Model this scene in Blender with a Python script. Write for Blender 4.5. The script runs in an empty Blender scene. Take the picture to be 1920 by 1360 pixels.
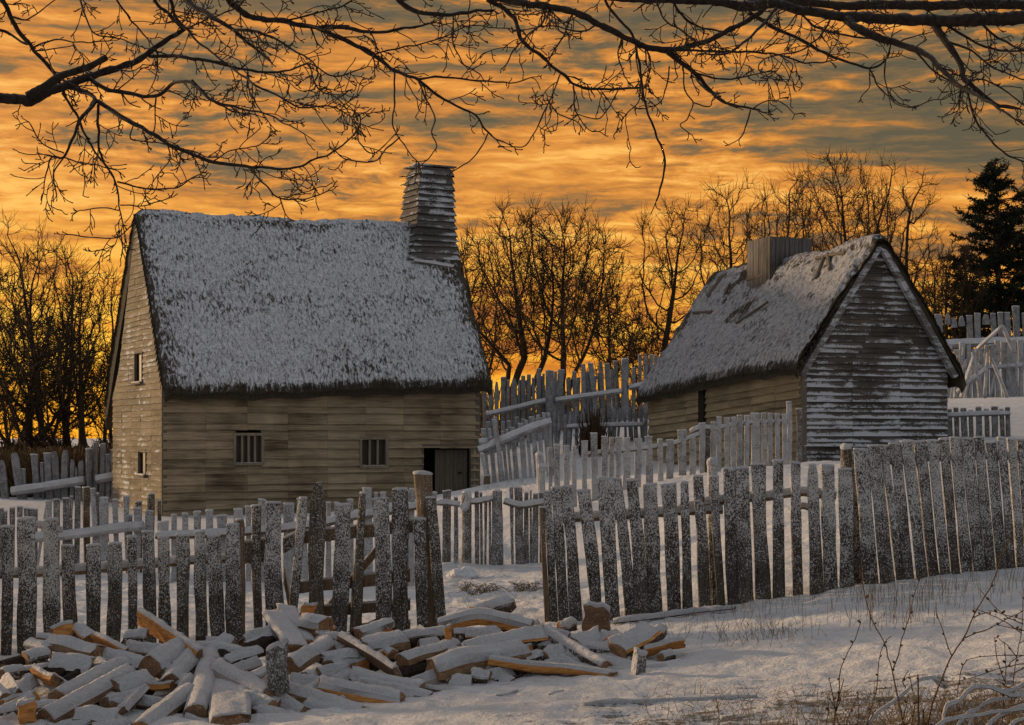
import bpy, math, random
import numpy as np
from mathutils import Vector

SC = bpy.context.scene
COL = SC.collection
RNG = random.Random(7)
NR = np.random.RandomState(11)
F, CX, HZ, CZ = 3000.0, 960.0, 820.0, 2.1      # focal length in photo pixels, principal x, horizon row, eye height


def P(px, py, Y):
    """photo direction at depth Y -> world point"""
    return np.array([(px - CX) / F * Y, Y, CZ + (HZ - py) / F * Y])


# ------------------------------------------------------------------ noise
def _h(ix, iy, iz, s):
    n = (ix.astype(np.int64) * 374761393 + iy.astype(np.int64) * 668265263 + iz.astype(np.int64) * 2147483647 + s * 1274126177) & 0xFFFFFFFF
    n = ((n ^ (n >> 13)) * 1274126177) & 0xFFFFFFFF
    n = ((n ^ (n >> 16)) * 2246822519) & 0xFFFFFFFF
    return ((n ^ (n >> 15)) & 0xFFFFFF) / float(0xFFFFFF)


def vnoise(x, y, z=0.0, s=0):
    x, y, z = np.broadcast_arrays(np.asarray(x, float), np.asarray(y, float), np.asarray(z, float))
    ix, iy, iz = np.floor(x), np.floor(y), np.floor(z)
    fx, fy, fz = x - ix, y - iy, z - iz
    fx, fy, fz = [f * f * (3 - 2 * f) for f in (fx, fy, fz)]
    r = 0
    for a in (0, 1):
        for b in (0, 1):
            for c in (0, 1):
                w = (fx if a else 1 - fx) * (fy if b else 1 - fy) * (fz if c else 1 - fz)
                r = r + w * _h(ix + a, iy + b, iz + c, s)
    return r * 2 - 1


def fbm(x, y, z=0.0, s=0, o=4):
    r, a, f = 0, 1.0, 1.0
    for k in range(o):
        r = r + a * vnoise(np.asarray(x) * f, np.asarray(y) * f, np.asarray(z) * f, s + k * 17)
        a *= 0.5
        f *= 2.03
    return r


def sstep(a, b, x):
    t = np.clip((np.asarray(x, float) - a) / (b - a), 0, 1)
    return t * t * (3 - 2 * t)


# ------------------------------------------------------------------ ground height
_GP = np.array([
    (-6, 6, .05), (0, 6, .2), (3.2, 9.5, .36), (6, 8, .6), (-3, 11, -.05), (0, 12, .06), (1.4, 11.3, .14), (-6, 13, 0),
    (.35, 17.5, .09), (2.1, 17.5, .23), (3.7, 17.5, .47), (5.6, 17.5, .66), (8, 17.5, .85), (8, 12, .75), (3, 14, .3),
    (-5.5, 17, -.02), (-3, 17, -.12), (-1, 17.3, -.03), (-7, 22, 0), (0, 22, 0), (-3, 23.5, -.02), (-1, 26.8, 0), (.6, 26.8, .02),
    (1.2, 29, .7), (2.0, 29.5, .9), (3.2, 29.5, 1.2), (4.4, 28, 1.3), (-.5, 34, .70), (.2, 36, .92), (-.4, 41, .95), (1.2, 42, 1.15), (2.3, 46, 1.95),
    (6.65, 36.6, 1.45), (10.4, 38, 1.6), (8, 27, 1.5), (12, 27, 1.9), (5, 22, .9), (9, 22, 1.2), (12.5, 43, 2.1), (14.5, 43, 2.2), (14.8, 49, 3.15), (18, 49, 3.3), (16, 57, 3.5), (19, 57, 3.6),
    (3.6, 44.5, 1.55), (-9.5, 43.5, -.05), (-5, 46, -.1), (-1.5, 47.6, -.05), (-12, 48.4, .05), (-16, 50, .2), (-22, 50, .2), (-14, 40, 0), (-4, 38, .1), (-8, 33, 0),
    (2.2, 58, 2.4), (4, 58, 2.7), (-1, 58, 1.6), (15.5, 70, 5.0), (22, 70, 5.4), (12, 60, 3.4), (20, 60, 4.0), (-6, 62, .6), (-20, 65, .1), (2, 68, 2.1),
    (-30, 45, 0), (-30, 20, 0), (-12, 10, 0), (18, 15, 1.3), (28, 30, 3.0), (30, 50, 4.6), (12, 10, 1.0), (6, 82, 2.5), (20, 82, 4.8), (-20, 85, 0), (30, 82, 5.2),
], float)


def _phi(r2):
    return np.where(r2 > 1e-12, 0.5 * r2 * np.log(r2 + 1e-12), 0.0)


def _fit():
    n = len(_GP)
    xy = _GP[:, :2] / 10.0
    A = np.zeros((n + 3, n + 3))
    d2 = ((xy[:, None] - xy[None]) ** 2).sum(-1)
    A[:n, :n] = _phi(d2) + np.eye(n) * 0.0015
    A[:n, n] = 1
    A[:n, n + 1:] = xy
    A[n:, :n] = A[:n, n:].T
    b = np.zeros(n + 3)
    b[:n] = _GP[:, 2]
    return xy, np.linalg.solve(A, b)


_XY, _W = _fit()


def gbase(x, y):
    x, y = np.broadcast_arrays(np.asarray(x, float), np.asarray(y, float))
    sh = x.shape
    xc, yc = np.clip(x.ravel(), -32, 32), np.clip(y.ravel(), 3, 86)
    q = np.stack([xc, yc], 1) / 10.0
    out = np.zeros(len(q))
    for k in range(0, len(q), 40000):
        s = q[k:k + 40000]
        d2 = ((s[:, None] - _XY[None]) ** 2).sum(-1)
        out[k:k + 40000] = _phi(d2) @ _W[:-3] + _W[-3] + s @ _W[-2:]
    out = out.reshape(sh)
    far = 1 - sstep(84, 125, y)
    wide = 1 - sstep(40, 110, np.abs(x))
    return out * far * wide


def gfine(x, y):
    near = 1 - sstep(28, 60, y)
    a = .030 * fbm(x * .9, y * .7, 0, 3, 3) + .020 * fbm(x * 4.2, y * 3.4, 0, 9, 4) * near + .006 * fbm(x * 13, y * 11, 0, 14, 2) * near
    ruts = .034 * fbm(x * 1.3, y * 6.5, 0, 21, 3) * sstep(13.2, 10.5, y) * sstep(-1.5, 1.0, x)
    tram = .03 * fbm(x * 6, y * 5, 0, 33, 3) * np.exp(-((x - .0) / 2.0) ** 2 - ((y - 21) / 3.5) ** 2)
    return a * (0.6 + .4 * near) + ruts + tram


def ground(x, y):
    return gbase(x, y) + gfine(x, y)


def gz(x, y):
    return float(ground(np.array([x]), np.array([y]))[0])


# ------------------------------------------------------------------ mesh accumulator
class MB:
    def __init__(self):
        self.v, self.q, self.t, self.n = [], [], [], 0
        self.qm, self.tm, self.ng, self.ngm = [], [], [], []
        self.qt, self.tt, self.ngt = [], [], []
        self.extra = []

    def add(self, v, quads=None, tris=None, mat=0, ngons=None, tone=0.5, ex=None):
        v = np.asarray(v, float).reshape(-1, 3)
        if quads is not None and len(quads):
            quads = np.asarray(quads, np.int64).reshape(-1, 4)
            self.q.append(quads + self.n)
            self.qm.append(np.broadcast_to(np.asarray(mat), (len(quads),)))
            self.qt.append(np.full(len(quads), tone))
        if tris is not None and len(tris):
            tris = np.asarray(tris, np.int64).reshape(-1, 3)
            self.t.append(tris + self.n)
            self.tm.append(np.broadcast_to(np.asarray(mat), (len(tris),)))
            self.tt.append(np.full(len(tris), tone))
        for g in ngons or []:
            self.ng.append([i + self.n for i in g[0]])
            self.ngm.append(g[1])
            self.ngt.append(tone)
        self.v.append(v)
        self.extra.append(np.zeros((len(v), 3)) if ex is None else np.asarray(ex, float))
        self.n += len(v)

    def box(self, o, ax, ay, az, mat=0, tone=.5):
        o, ax, ay, az = [np.asarray(k, float) for k in (o, ax, ay, az)]
        v = [o, o + ax, o + ax + ay, o + ay, o + az, o + ax + az, o + ax + ay + az, o + ay + az]
        self.add(v, [(0, 3, 2, 1), (4, 5, 6, 7), (0, 1, 5, 4), (1, 2, 6, 5), (2, 3, 7, 6), (3, 0, 4, 7)], mat=mat, tone=tone)

    def build(self, name, mats, parent=None, smooth=False, origin=None, tone=False, attr=None):
        if tone and attr is None: attr = 'rc'
        if self.n == 0:
            return None
        v = np.concatenate(self.v)
        if origin is None and parent is None:
            lo, hi = v.min(0), v.max(0)
            origin = np.array([(lo[0] + hi[0]) / 2, (lo[1] + hi[1]) / 2, lo[2]])
        elif parent is not None:
            origin = np.array(WLOC[parent.name])
        origin = np.asarray(origin, float)
        lv, ls, tot = [], [], []
        mi, tn = [], []
        for arrs, ms, ts, k in ((self.q, self.qm, self.qt, 4), (self.t, self.tm, self.tt, 3)):
            if arrs:
                a = np.concatenate(arrs)
                lv.append(a.ravel()); tot.append(np.full(len(a), k)); mi.append(np.concatenate(ms)); tn.append(np.concatenate(ts))
        for g in self.ng:
            lv.append(np.array(g)); tot.append(np.array([len(g)]))
        mi.append(np.array(self.ngm, int)); tn.append(np.array(self.ngt, float))
        lv = np.concatenate(lv).astype(np.int32); tot = np.concatenate(tot).astype(np.int32)
        ls = np.concatenate([[0], np.cumsum(tot)[:-1]]).astype(np.int32)
        me = bpy.data.meshes.new(name)
        me.vertices.add(len(v)); me.vertices.foreach_set('co', (v - origin).astype(np.float32).ravel())
        me.loops.add(len(lv)); me.loops.foreach_set('vertex_index', lv)
        me.polygons.add(len(tot)); me.polygons.foreach_set('loop_start', ls)
        me.polygons.foreach_set('material_index', np.concatenate(mi).astype(np.int32))
        me.polygons.foreach_set('use_smooth', np.full(len(tot), bool(smooth)))
        if tone:
            a = me.attributes.new('tone', 'FLOAT', 'FACE'); a.data.foreach_set('value', np.concatenate(tn).astype(np.float32))
        if attr:
            a = me.attributes.new(attr, 'FLOAT_VECTOR', 'POINT'); a.data.foreach_set('vector', np.concatenate(self.extra).astype(np.float32).ravel())
        me.update(calc_edges=True); me.validate()
        for m in (mats if isinstance(mats, (list, tuple)) else [mats]):
            me.materials.append(m)
        o = bpy.data.objects.new(name, me); COL.objects.link(o)
        WLOC[o.name] = tuple(origin)
        if parent is not None:
            o.parent = parent                      # same origin as the parent, so local location stays zero
        else:
            o.location = origin
        return o


WLOC = {}


def tag(o, label=None, cat=None, group=None, kind=None):
    if label: o['label'] = label
    if cat: o['category'] = cat
    if group: o['group'] = group
    if kind: o['kind'] = kind
    return o


def empty(name, loc, label, cat, group=None):
    o = bpy.data.objects.new(name, None); COL.objects.link(o)
    o.location = [float(k) for k in loc]; o.empty_display_size = .2
    WLOC[o.name] = tuple(float(k) for k in loc)
    return tag(o, label, cat, group)


# ------------------------------------------------------------------ shapes
def unit(a):
    return a / (np.linalg.norm(a, axis=-1, keepdims=True) + 1e-12)


def frames(pts, ref=None):
    pts = np.asarray(pts, float)
    T = unit(np.gradient(pts, axis=0))
    if ref is None:
        m = np.abs(T).mean(0)
        ref = np.eye(3)[int(np.argmin(m))]
    A = unit(np.cross(np.broadcast_to(ref, T.shape), T))
    B = np.cross(T, A)
    return T, A, B


def grid_quads(n, m, wrap=True):
    i = np.arange(n - 1)[:, None]
    j = np.arange(m if wrap else m - 1)[None]
    j2 = (j + 1) % m
    return np.stack([i * m + j, i * m + j2, (i + 1) * m + j2, (i + 1) * m + j], -1).reshape(-1, 4)


_GQ = {}


def tube(mb, pts, rad, ns=6, mat=0, ref=None, cap=True, jit=0.0, seed=0):
    pts = np.asarray(pts, float)
    n = len(pts)
    rad = np.broadcast_to(np.asarray(rad, float), (n,))
    T, A, B = frames(pts, ref)
    th = np.arange(ns) * 2 * math.pi / ns
    N = A[:, None] * np.cos(th)[None, :, None] + B[:, None] * np.sin(th)[None, :, None]
    r = rad[:, None] * np.ones(ns)
    if jit:
        r = r * (1 + jit * vnoise(np.arange(n)[:, None] * .8 + seed * 3.1, np.cos(th)[None] * 1.7, np.sin(th)[None] * 1.7, seed))
    V = pts[:, None] + N * r[..., None]
    key = (n, ns)
    if key not in _GQ:
        _GQ[key] = grid_quads(n, ns)
    ngons = [([*range(ns)][::-1], mat), ([(n - 1) * ns + k for k in range(ns)], mat)] if cap else None
    mb.add(V.reshape(-1, 3), _GQ[key], mat=mat, ngons=ngons)
    return V, N


def tubes(mb, pts, rad, ns, mat=0, rnd=None):
    """many equal polylines at once: pts (N, k, 3), rad (N, k)"""
    N_, k = pts.shape[:2]
    if N_ == 0: return
    T = unit(np.gradient(pts, axis=1))
    ref = np.zeros((N_, 1, 3)); m = np.abs(T).mean(1).argmin(1); ref[np.arange(N_), 0, m] = 1
    A = unit(np.cross(np.broadcast_to(ref, T.shape), T)); B = np.cross(T, A)
    th = np.arange(ns) * 2 * math.pi / ns
    V = pts[:, :, None] + (A[:, :, None] * np.cos(th)[:, None] + B[:, :, None] * np.sin(th)[:, None]) * rad[:, :, None, None]
    q = grid_quads(k, ns)
    Q = (q[None] + (np.arange(N_) * k * ns)[:, None, None]).reshape(-1, 4)
    mb.add(V.reshape(-1, 3), Q, mat=mat)


def snow_on(mb, V, N, th, mat=0, lo=.12, hi=.75, seed=0, endtaper=True, rough=.25):
    """a layer of lying snow over the upward side of a ring grid V (n, m, 3) with outward normals N"""
    n, m = V.shape[:2]
    nz = N[..., 2]
    s = sstep(lo, hi, nz)
    k = 1 + rough * fbm(V[..., 0] * 16, V[..., 1] * 16, V[..., 2] * 16, 50 + seed, 4)
    e = np.ones(n)
    if endtaper:
        u = np.linspace(-1, 1, n); e = 1 - .55 * np.abs(u) ** 6
    hgt = th * s * k * e[:, None]
    Q = V + N * .002 + np.array([0, 0, 1.0]) * hgt[..., None]
    Q[..., :2] += N[..., :2] * (th * .25 * s)[..., None]
    quads = grid_quads(n, m)
    sf = s.ravel()
    keep = sf[quads].max(1) > 0.02
    quads = quads[keep]
    if len(quads) == 0:
        return
    # end skirts
    W = np.concatenate([Q.reshape(-1, 3), V[0], V[-1]])
    ex = []
    for j in range(m):
        j2 = (j + 1) % m
        if max(s[0, j], s[0, j2]) > .02:
            ex.append((j2, j, n * m + j, n * m + j2))
        if max(s[-1, j], s[-1, j2]) > .02:
            b = (n - 1) * m
            ex.append((b + j, b + j2, n * m + m + j2, n * m + m + j))
    mb.add(W, np.concatenate([quads, np.array(ex, int).reshape(-1, 4)]), mat=mat)


def catmull(pts, step):
    pts = np.asarray(pts, float)
    if len(pts) < 3:
        L = np.linalg.norm(pts[-1][:2] - pts[0][:2]); n = max(2, int(L / step) + 1)
        return pts[0] + (pts[-1] - pts[0]) * np.linspace(0, 1, n)[:, None]
    Q = np.vstack([2 * pts[0] - pts[1], pts, 2 * pts[-1] - pts[-2]])
    out = []
    for i in range(1, len(Q) - 2):
        p0, p1, p2, p3 = Q[i - 1:i + 3]
        n = max(2, int(np.linalg.norm((p2 - p1)[:2]) / step) + 1)
        t = np.linspace(0, 1, n, endpoint=False)[:, None]
        out.append(.5 * (2 * p1 + (p2 - p0) * t + (2 * p0 - 5 * p1 + 4 * p2 - p3) * t ** 2 + (3 * p1 - p0 - 3 * p2 + p3) * t ** 3))
    out.append(pts[-1:])
    return np.vstack(out)


# ------------------------------------------------------------------ materials
def srgb(r, g, b):
    f = lambda c: (c / 12.92 if c <= .04045 else ((c + .055) / 1.055) ** 2.4)
    return (f(r / 255), f(g / 255), f(b / 255), 1)


class NT:
    def __init__(self, name, world=False):
        if world:
            self.m = bpy.data.worlds.new(name)
        else:
            self.m = bpy.data.materials.new(name)
        self.m.use_nodes = True
        self.t = self.m.node_tree
        self.t.nodes.clear()

    def n(self, typ, ins=None, **kw):
        nd = self.t.nodes.new(typ)
        for k, v in kw.items():
            setattr(nd, k, v)
        for k, v in (ins or {}).items():
            s = nd.inputs[k]
            if isinstance(v, bpy.types.NodeSocket):
                self.t.links.new(v, s)
            elif isinstance(v, tuple) and hasattr(v[0], 'outputs'):
                self.t.links.new(v[0].outputs[v[1]], s)
            elif hasattr(v, 'outputs'):
                self.t.links.new(v.outputs[0], s)
            else:
                s.default_value = v
        return nd

    def math(self, op, a, b=None, clamp=False):
        nd = self.n('ShaderNodeMath', operation=op, use_clamp=clamp)
        for i, v in enumerate((a, b)):
            if v is None: continue
            if hasattr(v, 'outputs'): self.t.links.new(v.outputs[0], nd.inputs[i])
            elif isinstance(v, bpy.types.NodeSocket): self.t.links.new(v, nd.inputs[i])
            else: nd.inputs[i].default_value = v
        return nd

    def noise(self, vec, scale, detail=3, rough=.55, dist=0.0):
        return self.n('ShaderNodeTexNoise', {'Vector': vec, 'Scale': scale, 'Detail': detail, 'Roughness': rough, 'Distortion': dist})

    def map(self, vec, scale=(1, 1, 1), loc=(0, 0, 0)):
        return self.n('ShaderNodeMapping', {'Vector': vec, 'Scale': scale, 'Location': loc})

    def ramp(self, fac, stops, interp='LINEAR'):
        nd = self.n('ShaderNodeValToRGB', {'Fac': fac})
        cr = nd.color_ramp; cr.interpolation = interp
        while len(cr.elements) < len(stops): cr.elements.new(.5)
        for e, (p, c) in zip(cr.elements, stops):
            e.position = p; e.color = c if len(c) == 4 else (*c, 1)
        return nd

    def sm(self, v, a, b, lo=0.0, hi=1.0):
        return self.n('ShaderNodeMapRange', {'Value': v, 'From Min': a, 'From Max': b, 'To Min': lo, 'To Max': hi}, interpolation_type='SMOOTHSTEP')

    def mix(self, f, a, b, blend='MIX'):
        nd = self.n('ShaderNodeMix', data_type='RGBA', blend_type=blend)
        for idx, v in ((0, f), (6, a), (7, b)):
            s = nd.inputs[idx]
            if isinstance(v, bpy.types.NodeSocket): self.t.links.new(v, s)
            elif hasattr(v, 'outputs'):
                self.t.links.new(v.outputs[2] if v.bl_idname == 'ShaderNodeMix' else v.outputs[0], s)
            else: s.default_value = v
        return nd

    def out(self, color, rough=.8, bump=None, bstr=.4, bdist=.01, spec=.25, **kw):
        b = self.n('ShaderNodeBsdfPrincipled', {'Roughness': rough, 'Specular IOR Level': spec})
        c = b.inputs['Base Color']
        if hasattr(color, 'outputs'):
            self.t.links.new(color.outputs[2] if color.bl_idname == 'ShaderNodeMix' else color.outputs[0], c)
        else: c.default_value = color
        if bump is not None:
            bn = self.n('ShaderNodeBump', {'Height': bump, 'Strength': bstr, 'Distance': bdist})
            self.t.links.new(bn.outputs[0], b.inputs['Normal'])
        o = self.n('ShaderNodeOutputMaterial')
        self.t.links.new(b.outputs[0], o.inputs['Surface'])
        return self.m

    def obj(self):
        return self.n('ShaderNodeTexCoord').outputs['Object']

    def nz(self):
        g = self.n('ShaderNodeNewGeometry')
        return self.n('ShaderNodeSeparateXYZ', {'Vector': g.outputs['Normal']}).outputs['Z']

    def rnd(self):
        return self.n('ShaderNodeObjectInfo').outputs['Random']

    def attr(self, name, out='Fac'):
        return self.n('ShaderNodeAttribute', attribute_name=name).outputs[out]


SNOW = (.72, .72, .735, 1)


def m_snow(name, tint=SNOW, grit=.0, bscale=46, bump=1.0, earth=False):
    t = NT(name); o = t.obj()
    a = t.noise(o, bscale, 5, .65); b = t.noise(o, 3.1, 3)
    c = t.mix(t.sm(b, .35, .7), tuple(k * .86 for k in tint[:3]) + (1,), tint)
    h = t.math('ADD', a, t.math('MULTIPLY', t.noise(o, bscale * .22, 4), 2.0))
    if grit:
        g = t.noise(o, 21, 6, .75)
        g2 = t.noise(o, 1.3, 3)
        fac = t.math('MULTIPLY', t.sm(g, .60, .72), t.sm(g2, .42, .66))
        c = t.mix(t.math('MULTIPLY', fac, grit), c, (.16, .115, .07, 1))
    if earth:
        xy = t.n('ShaderNodeSeparateXYZ', {'Vector': o})
        m = t.math('MULTIPLY', t.sm(xy.outputs['Y'], 13.2, 10.4), t.sm(xy.outputs['X'], -.8, 1.4))
        e1 = t.noise(t.map(o, (2.2, 5.5, 1)), 1, 5, .68, .4); e2 = t.noise(o, 30, 4, .7)
        f = t.sm(t.math('ADD', t.math('ADD', e1, t.math('MULTIPLY', t.math('SUBTRACT', e2, .5), .55)), t.math('MULTIPLY', m, .15)), .64, .76)
        f = t.math('MULTIPLY', f, t.sm(m, .0, .3))
        c = t.mix(t.math('MULTIPLY', f, .85), c, (.15, .105, .06, 1))
        h = t.math('SUBTRACT', h, f)
    return t.out(c, .62, h, bump, .05, .3)


def m_frost_wood(name, dark, light, frost, frost_amt=.5, scale=70, up=.5, low=0.0):
    """weathered wood with grain along z, speckled with rime"""
    t = NT(name); o = t.obj()
    r = t.rnd()
    sh = t.n('ShaderNodeVectorMath', {0: o, 1: t.n('ShaderNodeCombineXYZ', {'X': t.math('MULTIPLY', r, 37.0), 'Z': t.math('MULTIPLY', r, 91.0)})}, operation='ADD').outputs[0]
    g = t.noise(t.map(sh, (40, 40, 3.2)), 1.0, 4, .6, .4)
    w = t.ramp(g, [(.3, dark), (.72, light)])
    w = t.mix(t.math('MULTIPLY', r, .45), w, tuple(k * .45 for k in dark[:3]) + (1,))
    sp = t.noise(t.map(sh, (1, 1, .72)), scale, 3, .7)
    big = t.noise(sh, 5.5, 3)
    amt = t.math('ADD', t.math('MULTIPLY', t.math('SUBTRACT', big, .5), .30), t.math('MULTIPLY', t.math('SUBTRACT', r, .5), .07))
    v = t.math('ADD', sp, amt)
    th = .62 - frost_amt * .24
    if low:
        z = t.n('ShaderNodeSeparateXYZ', {'Vector': o}).outputs['Z']
        v = t.math('ADD', v, t.sm(z, .15, 1.15, -low, low * .5))
    f = t.sm(v, th, th + .16)
    nz = t.sm(t.nz(), .15, .7)
    f = t.math('MAXIMUM', f, t.math('MULTIPLY', nz, up))
    c = t.mix(f, w, frost)
    h = t.math('ADD', t.math('MULTIPLY', f, .6), g)
    return t.out(c, .85, h, .6, .008, .2)


def build_mats():
    M = {}
    M['snow'] = m_snow('lying_snow')
    M['ground'] = m_snow('snow_field', (.74, .74, .75, 1), .9, 22, 1.0, True)
    M['dirtysnow'] = m_snow('thin_grey_snow', (.22, .22, .23, 1))
    M['front'] = m_frost_wood('frosted_picket_wood', (.030, .023, .017, 1), (.105, .085, .066, 1), (.54, .53, .51, 1), .72, 80, .5, .075)
    M['gatew'] = m_frost_wood('weathered_gate_wood', (.035, .025, .016, 1), (.13, .10, .07, 1), (.52, .51, .50, 1), .50, 75, .5, .05)
    M['brown'] = m_frost_wood('bare_brown_post', (.09, .058, .032, 1), (.30, .205, .125, 1), (.42, .40, .38, 1), .30, 80, .3, .06)
    M['pale'] = m_frost_wood('snow_dusted_picket', (.06, .055, .05, 1), (.22, .21, .20, 1), (.46, .46, .47, 1), 1.02, 90, .3)
    M['mid'] = m_frost_wood('frosted_garden_picket', (.05, .04, .03, 1), (.17, .15, .125, 1), (.42, .43, .45, 1), .66, 70)
    M['far'] = m_frost_wood('far_palisade_wood', (.045, .04, .035, 1), (.15, .14, .13, 1), (.31, .315, .33, 1), .95, 70, .15)
    M['bark'] = bark('dark_branch_bark', (.016, .011, .008, 1), (.055, .042, .033, 1), .30)
    M['treebark'] = bark('distant_tree_bark', (.022, .014, .008, 1), (.065, .042, .025, 1))
    M['conifer'] = bark('dark_needles', (.010, .014, .008, 1), (.035, .042, .022, 1))
    M['splitwood'] = splitwood()
    M['logbark'] = m_frost_wood('log_bark', (.03, .02, .013, 1), (.14, .09, .055, 1), (.5, .5, .5, 1), .40, 40, .7)
    M['split'] = splitside('split_side', .25)
    M['splitfresh'] = splitside('fresh_split_side', .0)
    M['darklog'] = bark('painted_shade_bark', (.012, .008, .006, 1), (.05, .033, .022, 1))  # bark darkened in colour to paint in the shade deep between the logs
    M['board'] = boards('weathered_clapboard', (.085, .062, .036, 1), (.50, .395, .25, 1), 0)
    M['boardwarm'] = boards('pale_clapboard', (.07, .056, .034, 1), (.30, .25, .165, 1), .035)
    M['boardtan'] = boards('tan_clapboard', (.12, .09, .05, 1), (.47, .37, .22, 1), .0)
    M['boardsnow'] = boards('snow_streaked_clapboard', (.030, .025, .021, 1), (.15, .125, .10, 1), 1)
    M['trim'] = boards('weathered_trim', (.07, .055, .04, 1), (.2, .165, .125, 1), 0, True)
    M['mull'] = boards('pale_window_wood', (.10, .08, .055, 1), (.34, .285, .21, 1), 0, True)
    M['chimneyv'] = boards('upright_chimney_board', (.03, .026, .023, 1), (.22, .20, .18, 1), 0, True)
    M['trimgrey'] = boards('grey_rake_board', (.06, .055, .05, 1), (.2, .185, .17, 1), .25)
    M['chimney'] = boards('snow_dusted_chimney_board', (.04, .036, .033, 1), (.17, .155, .14, 1), .38)
    M['pane'] = pane()
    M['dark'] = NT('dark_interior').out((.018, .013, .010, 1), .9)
    M['thatch'] = thatch('snowy_thatch', 0)
    M['thatch2'] = thatch('patchy_snowy_thatch', 1)
    M['straw'] = straw('thatch_straw', (.028, .021, .014, 1), (.075, .06, .04, 1))
    M['grass'] = straw('dry_grass', (.07, .048, .028, 1), (.26, .185, .10, 1))
    M['stem'] = straw('dry_stem', (.045, .026, .014, 1), (.17, .10, .05, 1))
    M['brush'] = straw('dead_brush', (.03, .018, .010, 1), (.12, .07, .04, 1))
    M['thicket'] = straw('brown_thicket', (.05, .032, .017, 1), (.19, .125, .06, 1))
    return M


def bark(name, d, l, dust=0.0):
    t = NT(name); o = t.obj()
    g = t.noise(o, 24, 4, .65)
    c = t.ramp(g, [(.3, d), (.75, l)])
    if dust:
        n = t.noise(o, 31, 4, .7)
        c = t.mix(t.math('MULTIPLY', t.math('MULTIPLY', t.sm(t.nz(), .35, .9), t.sm(n, .42, .62)), dust), c, (.40, .40, .42, 1))
    return t.out(c, .9, g, .6, .01, .15)


def splitwood():
    t = NT('split_end_grain'); o = t.obj()
    g = t.noise(o, 42, 4, .6); r = t.rnd()
    c = t.ramp(g, [(.28, (.12, .058, .026, 1)), (.55, (.31, .16, .07, 1)), (.8, (.46, .29, .15, 1))])
    c = t.mix(t.math('MULTIPLY', r, .6), c, (.13, .085, .05, 1))
    s = t.noise(o, 60, 3, .7)
    c = t.mix(t.math('MULTIPLY', t.sm(s, .55, .68), .6), c, (.45, .44, .43, 1))
    return t.out(c, .8, g, .4, .006, .2)


def splitside(name, fr):
    t = NT(name); o = t.obj(); r = t.rnd()
    g = t.noise(o, 17, 5, .7, 1.2)
    g2 = t.noise(t.map(o, (9, 9, 60)), 1, 3, .6)
    if fr == 0:
        c = t.ramp(g2, [(.3, (.27, .105, .028, 1)), (.52, (.50, .22, .06, 1)), (.75, (.62, .34, .12, 1))])
    else:
        c = t.ramp(g2, [(.3, (.09, .05, .026, 1)), (.55, (.25, .145, .072, 1)), (.8, (.40, .27, .155, 1))])
        c = t.mix(t.math('MULTIPLY', r, .6), c, (.11, .075, .05, 1))
        s = t.noise(o, 55, 3, .7)
        f = t.math('MAXIMUM', t.math('MULTIPLY', t.sm(s, .58, .72), .7), t.math('MULTIPLY', t.sm(t.nz(), .4, .7), .9))
        c = t.mix(t.math('MULTIPLY', f, .85), c, (.52, .52, .53, 1))
    return t.out(c, .82, g2, .5, .006, .2)


def boards(name, d, l, snow, vert=False):
    """weathered sawn boards; rc = (distance along, height within the board, -)"""
    t = NT(name); o = t.obj()
    tn = t.attr('tone'); rc = t.n('ShaderNodeSeparateXYZ', {'Vector': t.attr('rc', 'Vector')}).outputs['Y']
    sh = t.n('ShaderNodeVectorMath', {0: o, 1: t.n('ShaderNodeCombineXYZ', {'X': t.math('MULTIPLY', tn, 3.0), 'Y': t.math('MULTIPLY', tn, 2.0), 'Z': t.math('MULTIPLY', tn, 1.3)})}, operation='ADD').outputs[0]
    g = t.noise(t.map(sh, (34, 34, 2.2) if vert else (1.5, 1.5, 30)), 1, 6, .68, .3)
    g2 = t.noise(t.map(o, (26, 26, 1.2) if vert else (.9, .9, 11)), 1, 4, .6)
    big = t.noise(t.map(o, (1, 1, 1.2)), .8, 4, .6)
    k = t.math('ADD', t.math('MULTIPLY', g, .55), t.math('ADD', t.math('MULTIPLY', tn, .16), t.math('ADD', t.math('MULTIPLY', t.math('SUBTRACT', big, .5), .50), t.math('MULTIPLY', t.math('SUBTRACT', g2, .5), .42))))
    c = t.ramp(k, [(.14, d), (.36, tuple((a * .55 + b * .45) for a, b in zip(d, l))), (.66, l)])
    if snow:
        s = t.noise(t.map(sh, (1.9, 1.9, 9)), 1, 5, .72)
        s2 = t.noise(t.map(o, (.8, .8, .5)), 1, 3)
        sp = t.noise(o, 26, 2, .7)
        v = t.math('ADD', t.math('ADD', s, t.math('MULTIPLY', t.math('SUBTRACT', s2, .5), .75)), t.math('MULTIPLY', t.math('SUBTRACT', sp, .5), .45))
        if snow >= 1:
            z = t.n('ShaderNodeSeparateXYZ', {'Vector': o}).outputs['Z']
            v = t.math('ADD', v, t.math('MULTIPLY', t.math('SUBTRACT', tn, .5), .16))
            v = t.math('ADD', v, t.math('ADD', t.sm(z, 4.2, .2, -.09, .08), t.sm(rc, .75, .15, -.15, .10)))
            f = t.math('MULTIPLY', t.sm(v, .46, .66), .85)
        else:
            v = t.math('ADD', v, t.sm(rc, .8, .2, -.1, .08))
            f = t.math('MULTIPLY', t.sm(v, .60 - .2 * snow, .75 - .2 * snow), .8)
        c = t.mix(f, c, (.56, .575, .60, 1))
    return t.out(c, .85, g, .5, .01, .2)


def pane():
    t = NT('dark_window_shutter'); o = t.obj()
    g = t.noise(t.map(o, (30, 30, 2)), 1, 3)
    return t.out(t.ramp(g, [(.3, (.022, .014, .008, 1)), (.8, (.07, .045, .026, 1))]), .5, None, spec=.4)


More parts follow.
